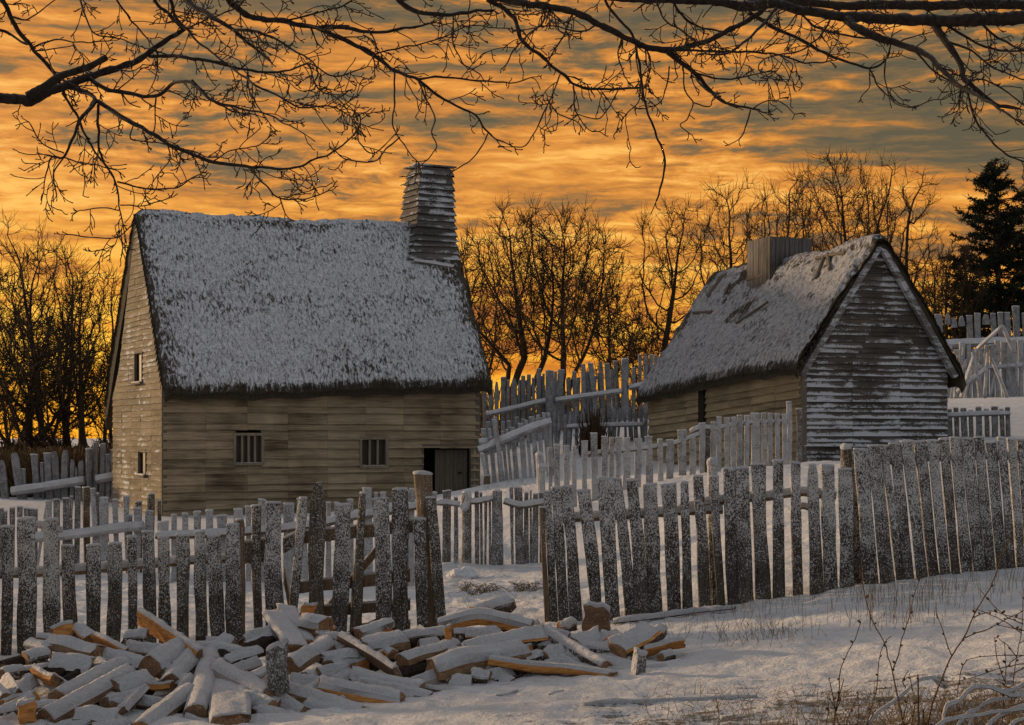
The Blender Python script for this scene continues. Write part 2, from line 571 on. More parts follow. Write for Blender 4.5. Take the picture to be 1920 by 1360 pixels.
def thatch(name, kind):
    t = NT(name)
    rc = t.attr('rc', 'Vector')           # x along the ridge (m), y down the slope (m), z how bare of snow
    sx = t.n('ShaderNodeSeparateXYZ', {'Vector': rc})
    bare = sx.outputs['Z']
    fl = t.n('ShaderNodeCombineXYZ', {'X': sx.outputs['X'], 'Y': sx.outputs['Y']}).outputs[0]
    a = t.noise(t.map(fl, (13, 5.4, 1)), 1, 5, .66, .5)
    b = t.noise(t.map(fl, (1.2, 1.7, 1)), 1, 4, .6)
    c3 = t.noise(t.map(fl, (36, 20, 1)), 1, 3, .7)
    v = t.math('ADD', t.math('ADD', a, t.math('MULTIPLY', t.math('SUBTRACT', b, .5), (.46 if kind == 0 else .56))), t.math('MULTIPLY', t.math('SUBTRACT', c3, .5), .40))
    lg = t.noise(t.map(fl, (.34, .30, 1)), 1, 3, .55)
    v = t.math('ADD', t.math('ADD', v, t.math('MULTIPLY', t.math('SUBTRACT', lg, .5), .34)), t.math('MULTIPLY', bare, .42))
    f = t.sm(v, .59, .72)
    st = t.noise(t.map(fl, (70, 4, 1)), 1, 3)
    w = t.ramp(st, [(.3, (.030, .024, .017, 1)), (.75, (.105, .085, .058, 1))])
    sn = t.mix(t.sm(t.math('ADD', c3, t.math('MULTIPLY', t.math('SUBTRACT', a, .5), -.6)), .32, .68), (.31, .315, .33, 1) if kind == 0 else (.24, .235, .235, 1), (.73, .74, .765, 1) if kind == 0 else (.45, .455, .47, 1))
    c = t.mix(f, sn, w)
    h = t.math('SUBTRACT', t.math('MULTIPLY', c3, .7), t.math('ADD', t.math('MULTIPLY', a, 2.2), f))
    return t.out(c, .85, h, .8, .03, .2)


def straw(name, d, l):
    t = NT(name); o = t.obj()
    g = t.noise(o, 31, 3)
    return t.out(t.ramp(g, [(.3, d), (.75, l)]), .9, None, spec=.15)


M = build_mats()
EXPOSURE = 0.2
SUN_STR = 3.0
# ================================================================== camera, light, sky
cam = bpy.data.cameras.new('camera'); cam_o = bpy.data.objects.new('camera', cam); COL.objects.link(cam_o)
cam_o.location = (0, 0, CZ); cam_o.rotation_euler = (math.radians(90), 0, 0)
cam.sensor_width = 36; cam.lens = 36 * F / 1920; cam.shift_y = (HZ - 680) / 1920
cam.clip_end = 6000; cam.clip_start = .1
SC.camera = cam_o

SUN_AZ, SUN_EL = math.radians(-60), math.radians(9.5)     # the sun stands low, outside the frame on the left
sd = Vector((math.sin(SUN_AZ) * math.cos(SUN_EL), math.cos(SUN_AZ) * math.cos(SUN_EL), math.sin(SUN_EL)))
sun = bpy.data.lights.new('sun', 'SUN'); sun.energy = SUN_STR; sun.angle = math.radians(3); sun.color = (1, .66, .36)
so = bpy.data.objects.new('sun', sun); COL.objects.link(so)
so.rotation_euler = sd.to_track_quat('Z', 'Y').to_euler(); so.location = (-20, 10, 30)


def sky():
    t = NT('World', world=True)
    SC.world = t.m
    d = t.n('ShaderNodeTexCoord').outputs['Generated']
    s = t.n('ShaderNodeSeparateXYZ', {'Vector': d})
    X, Y, Z = s.outputs
    az = t.math('ARCTAN2', X, Y)              # 0 ahead, + to the right
    el = t.math('ARCSINE', Z)
    p = t.n('ShaderNodeCombineXYZ', {'X': az, 'Y': el}).outputs[0]
    # streaked cloud sheet
    warp = t.noise(t.map(p, (10, 26, 1)), 1, 4, .6)
    wp = t.n('ShaderNodeVectorMath', {0: p, 1: t.n('ShaderNodeCombineXYZ', {'X': 0.0, 'Y': t.math('MULTIPLY', t.math('SUBTRACT', warp, .5), .016)})}, operation='ADD').outputs[0]
    n1 = t.noise(t.map(wp, (8.5, 88, 1), (3.1, 1.7, 0)), 1, 7, .62, .2)
    n2 = t.noise(t.map(wp, (34, 160, 1), (0, 5.3, 0)), 1, 6, .70, .3)
    n3 = t.noise(t.map(wp, (3.6, 17, 1), (1.2, .4, 0)), 1, 5, .58, .3)
    nm = t.sm(t.noise(t.map(p, (5, 14, 1), (7.7, 2.1, 0)), 1, 2), .38, .62, .16, .52)
    v = t.math('ADD', t.math('MULTIPLY', t.math('SUBTRACT', n1, .5), .50), t.math('ADD', t.math('MULTIPLY', t.math('SUBTRACT', n2, .5), nm), t.math('MULTIPLY', t.math('SUBTRACT', n3, .5), .42)))
    v = t.math('ADD', v, .530)
    # darker cloud high up and to the right, clearer by the left horizon
    bias = t.math('ADD', t.sm(el, .05, .27, -.034, .036), t.sm(az, -.32, .30, -.040, .016))
    v = t.math('SUBTRACT', v, bias)
    cl = t.ramp(v, [(.42, srgb(88, 79, 58)), (.485, srgb(124, 95, 56)), (.53, srgb(182, 116, 44)), (.58, srgb(214, 138, 50)), (.66, srgb(242, 178, 84))])
    glow = t.math('MULTIPLY', t.sm(el, .175, .02), t.sm(az, .40, -.30, .35, 1.0))
    gc = t.mix(t.sm(v, .48, .62), srgb(220, 118, 14), srgb(255, 190, 50))
    c = t.mix(t.math('MULTIPLY', glow, .95), cl, gc)
    low = t.math('MULTIPLY', t.sm(el, .06, -.01), t.sm(az, .3, -.3, .45, .9))
    c = t.mix(low, c, srgb(255, 166, 32))
    # the far side of the sky: dull blue grey dusk
    ny = t.noise(t.map(d, (2, 2, 5)), 1, 4)
    cool = t.mix(t.sm(ny, .3, .7), SKY_COOL_A, SKY_COOL_B)
    front = t.math('MULTIPLY', t.sm(Y, -.05, .75), t.sm(Z, .75, .30))
    c = t.mix(front, cool, c)
    ns = t.n('ShaderNodeTexSky', sky_type='NISHITA', sun_disc=False, sun_elevation=SUN_EL, sun_rotation=SUN_AZ, air_density=1.0, dust_density=2.0)
    b1 = t.n('ShaderNodeBackground', {'Color': c.outputs[2], 'Strength': 1.0})
    b2 = t.n('ShaderNodeBackground', {'Color': ns, 'Strength': .006})
    a = t.n('ShaderNodeAddShader', {0: b1, 1: b2})
    o = t.n('ShaderNodeOutputWorld')
    t.t.links.new(a.outputs[0], o.inputs['Surface'])


SKY_COOL_A, SKY_COOL_B = (.225, .234, .253, 1), (.355, .363, .386, 1)
sky()
vs = SC.view_settings
vs.view_transform = 'Standard'; vs.look = 'None'; vs.gamma = 1; vs.exposure = EXPOSURE; vs.use_curve_mapping = False
SC.cycles.max_bounces = 5; SC.cycles.diffuse_bounces = 3; SC.cycles.use_denoising = True


# ================================================================== ground
def axis(dense, step, far, grow):
    a = list(np.arange(dense[0], dense[1] + 1e-6, step))
    s = step
    while a[-1] < far[1]:
        s *= grow; a.append(a[-1] + s)
    s = step; b = [a[0]]
    while b[-1] > far[0]:
        s *= grow; b.append(b[-1] - s)
    return np.array(b[:0:-1] + a)


def make_ground():
    xs = axis((-6, 7), .036, (-900, 900), 1.05)
    ys = axis((9, 24), .045, (-60, 2600), 1.045)
    X, Y = np.meshgrid(xs, ys, indexing='ij')
    Z = ground(X, Y)
    mb = MB(); V = np.stack([X, Y, Z], -1)
    q = grid_quads(len(xs), len(ys), wrap=False)[:, ::-1]
    mb.add(V.reshape(-1, 3), q)
    o = mb.build('ground', M['ground'], smooth=True, origin=(0, 0, 0))
    tag(o, kind='structure')


make_ground()
# ================================================================== houses
class House:
    def __init__(s, O, eu, es, name, label, cat='house'):
        s.O = np.array(O, float); s.eu = np.array([*eu, 0.]); s.es = np.array([*es, 0.])
        s.root = empty(name, O, label, cat)

    def w(s, u, v, z):
        """local (along ridge, across, absolute z) -> world"""
        u, v, z = np.broadcast_arrays(np.asarray(u, float), np.asarray(v, float), np.asarray(z, float))
        p = s.O[:2] + u[..., None] * s.eu[:2] + v[..., None] * s.es[:2]
        return np.concatenate([p, z[..., None]], -1)

    def u_at(s, px, v=0.0):
        k = (px - CX) / F
        b = s.O + s.es * v
        return (k * b[1] - b[0]) / (s.eu[0] - k * s.eu[1])

    def v_at(s, px, u=0.0):
        k = (px - CX) / F
        b = s.O + s.eu * u
        return (k * b[1] - b[0]) / (s.es[0] - k * s.es[1])

    def z_at(s, py, u, v):
        Y = (s.O + s.eu * u + s.es * v)[1]
        return CZ + (HZ - py) / F * Y


def clapboards(H, axis, fixed, sign, z0, z1, rowh, span, holes=(), join=1.2, rnd=None, bot=.075, top=.010, jit=.010, skew=None):
    """rows of lapped boards on one wall; axis 'u' runs along the ridge, 'v' across; span(zlo, zhi) gives the row's extent"""
    mb = MB(); r = rnd
    z = z0
    row = 0
    while z < z1:
        h = rowh * r.uniform(.74, 1.26)
        a, b = span(z, z + h)
        if b - a < .05:
            break
        parts = [(a, b)]
        for (ha, hb, hz0, hz1) in holes:
            if z + h * .6 > hz0 and z + h * .4 < hz1:
                nxt = []
                for (c, d) in parts:
                    if hb <= c or ha >= d: nxt.append((c, d)); continue
                    if ha > c: nxt.append((c, ha))
                    if hb < d: nxt.append((hb, d))
                parts = nxt
        for (c, d) in parts:
            off = a
            js = [c] + [off + join * k for k in range(1, 40) if c + .15 < off + join * k < d - .15] + [d]
            for p, q in zip(js[:-1], js[1:]):
                zz0, zz1 = z + r.uniform(-jit, jit), z + r.uniform(-jit, jit)
                tone = r.random()
                n = max(2, int((q - p) / .3))
                us = np.linspace(p + .002, q - .002, n)
                zs = np.linspace(zz0, zz1, n) + np.array([r.uniform(-.4, .4) * jit for _ in range(n)])
                ofb = bot + r.uniform(-.007, .012); oft = top
                rows = []
                for (zz, of) in ((zs, 0.0), (zs, ofb), (zs + .03 * rowh, ofb), (zs + h + .03, oft), (zs + h + .03, 0.0)):
                    f = fixed + sign * of
                    rows.append(H.w(us, f, zz) if axis == 'u' else H.w(f, us, zz))
                V = np.stack(rows, 1)
                fr = np.zeros((n, 5, 3)); fr[..., 0] = us[:, None]; fr[..., 1] = np.array([0, 0, .03, 1, 1])
                mb.add(V.reshape(-1, 3), grid_quads(n, 5, wrap=False), tone=tone, ex=fr.reshape(-1, 3),
                       ngons=[([0, 1, 2, 3, 4], 0), ([(n - 1) * 5 + k for k in range(5)], 0)])
        z += h
        row += 1
    return mb


def thatch_roof(H, u0, u1, vE0, vE1, zE0, zE1, zR, D, thick, mat, nu, nv, rnd, seed, bare_fn, zsag=lambda u, q: 0 * u, nblade=12000, nfr=5000, disp=.035, fat=1.2):
    """both slopes of a thatched roof as one thick shell with straw ends; returns (mesh, straw mesh)"""
    us = np.linspace(u0, u1, nu)
    mid = D / 2
    rows_v, rows_q, side = [], [], []
    qs = np.linspace(0, 1, nv) ** .92
    prof = [(0, q) for q in qs] + [(1, q) for q in qs[::-1][1:]]
    U = np.repeat(us[:, None], len(prof), 1)
    S = np.array([p[0] for p in prof]); Q = np.array([p[1] for p in prof])

    def surf(U, S, Q, d=True):
        v = np.where(S == 0, vE0 + (mid - vE0) * Q, vE1 + (mid - vE1) * Q)
        zE = np.where(S == 0, zE0, zE1)
        zr = zR(U)
        z = zE + (zr - zE) * Q
        z = z - .16 * np.exp(-((1 - Q) / .05) ** 2) - .12 * np.exp(-(Q / .045) ** 2) - .12 * np.exp(-(Q / .014) ** 2) + .05 * vnoise(U * 1.6, S * 7, 0, seed + 3) * np.exp(-(Q / .06) ** 2) + zsag(U, Q)
        ue = np.minimum(U - u0, u1 - U)
        z = z - .13 * np.exp(-(ue / .12) ** 2)
        if d:
            slope = 6.0
            dn = disp * (1.0 * fbm(U * 1.1, Q * 5 + S * 9, 0, seed, 3) + .7 * fbm(U * 5, Q * 14 + S * 9, 0, seed + 5, 3) + .42 * vnoise(U * 17, Q * 40 + S * 9, 0, seed + 9))
            dn = np.maximum(dn, -.045)
            sg = np.where(S == 0, -1.0, 1.0)
            v = v + sg * dn * .8
            z = z + dn * .6
        return v, z

    v, z = surf(U, S[None] + 0 * U, Q[None] + 0 * U)
    V = H.w(U, v, z)
    m = len(prof)
    L = (zR(us).mean() - zE0) / math.sin(math.atan2(zR(us).mean() - zE0, mid - vE0))
    down = np.where(S == 0, 1 - Q, (1 - Q)) * L
    rc = np.stack([U, np.broadcast_to(down + S * 20, U.shape), bare_fn(U, S[None] + 0 * U, Q[None] + 0 * U)], -1)
    mb = MB()
    mb.add(V.reshape(-1, 3), grid_quads(nu, m, wrap=False), ex=rc.reshape(-1, 3))
    # underside and edges
    v2, z2 = surf(U, S[None] + 0 * U, Q[None] + 0 * U, False)
    B = H.w(np.clip(U, u0 + .05, u1 - .05), np.where(S[None] == 0, np.maximum(v2, vE0 + .1), np.minimum(v2, vE1 - .1)), z2 - thick * np.where(S[None] == 1, fat, 1.0) * (1.0 + .1 * vnoise(U * 4, Q[None] * 3, 0, seed)))
    ring_t = np.concatenate([V[:, 0], V[-1, 1:], V[-2::-1, -1], V[0, -2:0:-1]])
    ring_b = np.concatenate([B[:, 0], B[-1, 1:], B[-2::-1, -1], B[0, -2:0:-1]])
    ring_m = ring_t * .45 + ring_b * .55; ring_m[:, 2] -= .02
    k = len(ring_t)
    ex = np.tile([[0, 0, 1.2]], (3 * k, 1)); ex[:, 0] = np.tile(np.arange(k) * .05, 3); ex[:, 1] = np.repeat([0, .2, .4], k)
    ringq = [(i, (i + 1) % k, k + (i + 1) % k, k + i) for i in range(k)] + [(k + i, k + (i + 1) % k, 2 * k + (i + 1) % k, 2 * k + i) for i in range(k)]
    mb.add(np.concatenate([ring_t, ring_m, ring_b]), ringq, ex=ex)
    eb = np.zeros((nu * m, 3)); eb[:, 2] = 1.2
    mb.add(B.reshape(-1, 3), grid_quads(nu, m, wrap=False), ex=eb)
    # straw ends
    st = MB()
    r = np.random.RandomState(seed)

    def blades(Ub, Sb, Qb, ln, wd, lift, droop=0.0, drop0=0.0):
        n = len(Ub)
        va, za = surf(Ub, Sb, Qb)
        base = H.w(Ub, va, za - drop0)
        dq = -.02
        vb, zb = surf(Ub, Sb, np.clip(Qb + dq, -.02, 1), False); va0, za0 = surf(Ub, Sb, Qb, False)
        d = unit(H.w(Ub, vb, zb) - H.w(Ub, va0, za0) + 1e-9)
        flat = (Qb < .05)
        sgn = np.where(Sb == 0, -1.0, 1.0)[:, None]
        dd = unit(np.stack([H.es * .45] * n) * sgn + np.array([0, 0, -.9]))
        d = np.where(flat[:, None], dd, d)
        nrm = unit(H.es[None] * sgn * .86 + np.array([0, 0, .5]))
        d = unit(d + H.eu[None] * r.uniform(-.35, .35, (n, 1)) + nrm * lift * r.uniform(.2, 1.2, (n, 1)) + np.array([0, 0, -1.0]) * droop)
        side = H.eu[None] * (wd * r.uniform(.6, 1.3, (n, 1)))
        l = ln * r.uniform(.5, 1.3, (n, 1))
        tip = base + d * l
        b0 = base - d * .03
        T = np.stack([b0 - side, b0 + side, tip], 1).reshape(-1, 3)
        st.add(T, tris=np.arange(3 * n).reshape(-1, 3))
    n = nblade
    blades(r.uniform(u0 + .05, u1 - .05, n), (r.rand(n) < .12).astype(float), r.uniform(.02, .98, n) ** 1.15, .10, .011, .30)
    n = nfr
    blades(r.uniform(u0, u1, n), (r.rand(n) < .15).astype(float), r.uniform(.0, .028, n), .12, .012, .25, .15, r.uniform(0, thick * .6, n))
    n = nfr // 2
    for uu in (u0, u1):
        Ub = uu + r.uniform(-.03, .03, n); Sb = (r.rand(n) < .45).astype(float); Qb = r.uniform(.03, 1, n)
        blades(Ub, Sb, Qb, .12, .012, .25, .1, r.uniform(0, thick * .7, n))
    return mb, st


def slab(H, mb, u0, u1, v0, v1, z0, z1, mat=0, tone=.5):
    a = H.w(u0, v0, z0)
    mb.box(a, H.w(u1, v0, z0) - a, H.w(u0, v1, z0) - a, np.array([0, 0, z1 - z0]), mat, tone)


def snow_strip(H, mb, u0, u1, v0, v1, z, th):
    """a low rounded ridge of snow on a ledge"""
    n = 8
    us = np.linspace(0, 1, n)
    c = H.w(u0 + (u1 - u0) * us, v0 + (v1 - v0) * us, z)
    tube(mb, c, th * np.array([.5] + [1] * (n - 2) + [.5]), 7, jit=.25)


# ------------------------------------------------------------------ the big house on the left
def left_house():
    r = random.Random(3)
    th = math.radians(29)
    H = House((-9.5, 43.5, -.05), (math.cos(th), math.sin(th)), (-math.sin(th), math.cos(th)), 'thatched_house',
              'large clapboard house with steep snowy thatch and tall tapered chimney, behind the gate', 'house')
    R = H.root
    w = H.u_at(897); D = 5.0; zt = 3.52; z0 = -.35
    zE, zr0, zr1 = 3.50, 8.80, 9.04
    du0, du1 = H.u_at(793), H.u_at(881); dz = H.z_at(840, du0, 0)
    holes = [(du0, du1, z0 - 1, dz)]
    wins = []
    for (a, b, c, d) in ((441, 489, 817, 868), (677, 722, 824, 874)):
        ua, ub = H.u_at(a), H.u_at(b); wins.append((ua, ub, H.z_at(d, ua, 0), H.z_at(c, ua, 0)))
    holes += wins
    clapboards(H, 'u', 0, -1, z0, zt, .245, lambda a, b: (0, w), holes, 1.2, r).build('wall', M['board'], R, tone=True)['label'] = 'dark brown front wall of wide clapboards'

    def gspan(a, b):
        zm = (a + b) / 2
        t = max(0, (zm - 3.3) / (8.35 - 3.3)); return (t * D / 2 + .01, D - t * D / 2 - .01 - .35 * min(1, t * 6) * (1 - t))
    gw = []
    for (a, b, c, d) in ((255, 268, 662, 716), (262, 275, 846, 890)):
        va, vb = sorted((H.v_at(a), H.v_at(b))); gw.append((va, vb, H.z_at(d, 0, va), H.z_at(c, 0, va)))
    clapboards(H, 'v', 0, -1, z0, 8.3, .17, gspan, gw, 1.0, r, .036, .008, .010).build('wall', M['boardwarm'], R, tone=True)['label'] = 'pale sunlit gable wall of narrow clapboards'
    mb = MB()
    mb.add(H.w(np.array([w, w, w, w, w]), np.array([0, D, D, D / 2, 0]), np.array([z0, z0, zt, 8.3, zt])), ngons=[([0, 1, 2, 3, 4], 0)])
    mb.build('wall', M['board'], R, tone=True)
    mb = MB()
    mb.add(H.w(np.array([0, w, w, 0]), D, np.array([z0, z0, zt, zt])), ngons=[([0, 1, 2, 3], 0)])
    mb.build('wall', M['board'], R, tone=True)
    # corner posts
    for (u, v) in ((-.02, -.02), (w - .10, -.045)):
        mb = MB(); slab(H, mb, u - .01, u + .13, v - .015, v + .10, z0, zt, tone=.8); mb.build('corner_post', M['trim'], R, tone=True)
    # windows
    for (a, b, c, d) in wins:
        mb = MB(); t = .075
        for q in ((a - t, a, c - t, d + t), (b, b + t, c - t, d + t), (a, b, d, d + t), (a, b, c - t, c)):
            slab(H, mb, q[0], q[1], -.085, .03, q[2], q[3], tone=.7)
        wf = mb.build('window', M['mull'], R, tone=True)
        mb = MB(); slab(H, mb, a, b, .05, .07, c, d); mb.build('pane', M['pane'], wf)
        n = 3 if a == wins[0][0] else 2
        for k in range(n):
            x = a + (b - a) * (k + 1) / (n + 1)
            mb = MB(); slab(H, mb, x - .028, x + .028, -.06, .012, c, d, tone=.75); mb.build('mullion', M['mull'], wf, tone=True)
        mb = MB(); snow_strip(H, mb, a - .05, b + .05, -.06, -.06, c - .005, .016); mb.build('snow_layer', M['snow'], wf, smooth=True)
    for (a, b, c, d) in gw:
        mb = MB(); t = .05
        for q in ((a - t, a, c - t, d + t), (b, b + t, c - t, d + t), (a, b, d, d + t), (a, b, c - t, c)):
            slab(H, mb, -.05, .03, q[0], q[1], q[2], q[3], tone=.6)
        wf = mb.build('window', M['trim'], R, tone=True)
        mb = MB(); slab(H, mb, .05, .07, a, b, c, d); mb.build('pane', M['pane'], wf)
        mb = MB(); slab(H, mb, -.13, -.051, a - .12, b + .12, c - t - .02, c - t + .03); mb.build('sill', M['trim'], wf, tone=True)
        mb = MB(); snow_strip(H, mb, -.09, -.09, a - .1, b + .1, c - t + .04, .035); mb.build('snow_layer', M['snow'], wf, smooth=True)
    # door recess
    mb = MB()
    a = H.w(du0, .02, z0)
    slab(H, mb, du0 - .02, du1 + .02, .9, .95, z0, dz + .1); slab(H, mb, du0 - .05, du0 - .012, .0, .9, z0, dz + .1)
    slab(H, mb, du1 + .012, du1 + .05, .0, .9, z0, dz + .1); slab(H, mb, du0, du1, .0, .9, dz + .012, dz + .06)
    mb.build('door_recess', M['dark'], R)
    mb = MB(); x = du0 + (du1 - du0) * .30; k = 0
    while x < du1 - .02:
        ww = r.uniform(.13, .19); e = min(x + ww, du1 - .01)
        slab(H, mb, x, e - .012, .13 + .01 * (k % 2), .17, z0 + .03, dz - .06, tone=r.random() * .35); x = e; k += 1
    dr = mb.build('door', M['trim'], R, tone=True)
    mb = MB(); slab(H, mb, du1 - .34, du1 - .22, .115, .128, 1.0, 1.06); mb.build('handle', M['dark'], dr)
    mb = MB(); slab(H, mb, du0 - .06, du1 + .22, -.062, .03, dz + .0, dz + .11, tone=.8); slab(H, mb, du1 + .001, du1 + .10, -.06, .03, z0, dz - .003, tone=.9)
    slab(H, mb, du0 - .06, du0 - .001, -.06, .03, z0, dz - .003, tone=.5)
    mb.build('door_frame', M['trim'], R, tone=True)
    # roof
    zR = lambda u: zr0 + (zr1 - zr0) * np.clip(u / w, 0, 1) - .10 * np.sin(np.clip(u / w, 0, 1) * math.pi) + .04 * np.sin(u * 2.1)

    def bare(U, S, Q):
        e = np.minimum(U - (-.06), (w + .27) - U)
        b = .62 * np.exp(-(Q / .016) ** 2) + .34 * np.exp(-(e / .14) ** 2) + .22 * np.exp(-(e / .55) ** 2) + .22 * np.exp(-((Q - .93) / .03) ** 2) + .12 * (Q < .5) - .12 * np.exp(-((Q - .25) / .15) ** 2) + .10 * (Q - .3)
        b = b + .35 * np.exp(-((U - (w - .2)) / .7) ** 2) * np.exp(-((Q - .72) / .12) ** 2)
        return b + .5 * (S == 1)
    mb, st = thatch_roof(H, -.06, w + .27, -.40, D + .85, zE, zE - .3, zR, D, .19, 0, 300, 170, r, 31, bare, lambda U, Q: .36 * (np.clip(U, 0, w) / w) * (1 - Q), nblade=5200, nfr=6500, disp=.045, fat=3.4)
    ro = mb.build('roof', M['thatch'], R, smooth=True, attr='rc')
    st.build('straw_fringe', M['straw'], ro)
    # chimney: tapered, clad in lapped boards
    zb = 6.6
    zt2 = 10.50
    uf0, uf1 = H.u_at(772, 1.9), H.u_at(851, 1.9)
    ut0, ut1 = H.u_at(790, 2.05), H.u_at(845, 2.05)

    def rect(z):
        t = (z - 7.6) / (zt2 - 7.6)
        t = t ** .8 if t > 0 else t
        fl_ = max(0, .42 - t) ** 1.5
        return (uf0 + (ut0 - uf0) * t - .55 * fl_, uf1 + (ut1 - uf1) * t + .1 * fl_, 1.74 + .30 * t, 3.25 - .35 * t + 1.2 * fl_)
    mb = MB(); z = zb
    while z < zt2 - .06:
        h = .19 * r.uniform(.72, 1.3)
        a0, a1, b0, b1 = rect(z); c0, c1, d0, d1 = rect(z + h + .02)
        j = [r.uniform(-.02, .035) for _ in range(8)]
        e, g = .075, .006
        for (P0, P1, Q0, Q1, nrm) in (
                ((a0 - e, b0 - e - j[0]), (a1 + e, b0 - e - j[1]), (c0 - g, d0 - g), (c1 + g, d0 - g), 0),
                ((a0 - e - j[2], b1 + e), (a0 - e - j[3], b0 - e), (c0 - g, d1 + g), (c0 - g, d0 - g), 1),
                ((a1 + e + j[4], b0 - e), (a1 + e + j[5], b1 + e), (c1 + g, d0 - g), (c1 + g, d1 + g), 2),
                ((a1 + e, b1 + e), (a0 - e, b1 + e), (c1 + g, d1 + g), (c0 - g, d1 + g), 3)):
            zz = [z + r.uniform(-.03, .03), z + r.uniform(-.03, .03), z + h + .02, z + h + .02]
            i0 = (P0[0] * .9 + (a0 + a1) * .05, P0[1] * .9 + (b0 + b1) * .05); i1 = (P1[0] * .9 + (a0 + a1) * .05, P1[1] * .9 + (b0 + b1) * .05)
            V = [H.w(P0[0], P0[1], zz[0]), H.w(P1[0], P1[1], zz[1]), H.w(Q1[0], Q1[1], zz[3]), H.w(Q0[0], Q0[1], zz[2]), H.w(i0[0], i0[1], zz[0]), H.w(i1[0], i1[1], zz[1])]
            mb.add(V, [(0, 1, 2, 3), (4, 5, 1, 0)], tone=r.random(), ex=[[0, 0, 0], [0, 0, 0], [0, 1, 0], [0, 1, 0], [0, 0, 0], [0, 0, 0]])
        z += h
    ch = mb.build('chimney', M['chimney'], R, tone=True)
    a0, a1, b0, b1 = rect(zt2)
    mb = MB(); slab(H, mb, a0 - .02, a0 + .07, b0 - .06, b0 + .03, 7.3, zt2, tone=.2); mb.build('corner_board', M['chimney'], ch, tone=True)
    for (p, q, s0, s1, dz_) in ((a0 - .26, a1 + .16, b0 - .10, b0 + .16, .02), (a0 - .12, a1 + .10, b0 + .20, b0 + .42, .035), (a0 - .2, a1 + .2, b0 + .46, b1 + .05, .012)):
        mb = MB(); slab(H, mb, p, q, s0, s1, zt2 + dz_, zt2 + dz_ + .045, tone=.3); mb.build('cap_board', M['trimgrey'], ch, tone=True)
    # flashing plank and heaped snow at the chimney foot
    mb = MB(); zf = 7.42
    c = np.stack([H.w(uf0 - .05, 1.68, zf + .08), H.w((uf0 + uf1) / 2, 1.64, zf), H.w(uf1 + .06, 1.66, zf - .08)])
    V, N = tube(mb, catmull(c, .15), .07, 8, jit=.2)
    fl = mb.build('foot_plank', M['trimgrey'], ch, tone=True)
    s = MB(); snow_on(s, V, N, .03); s.build('snow_layer', M['snow'], fl, smooth=True)
    return H


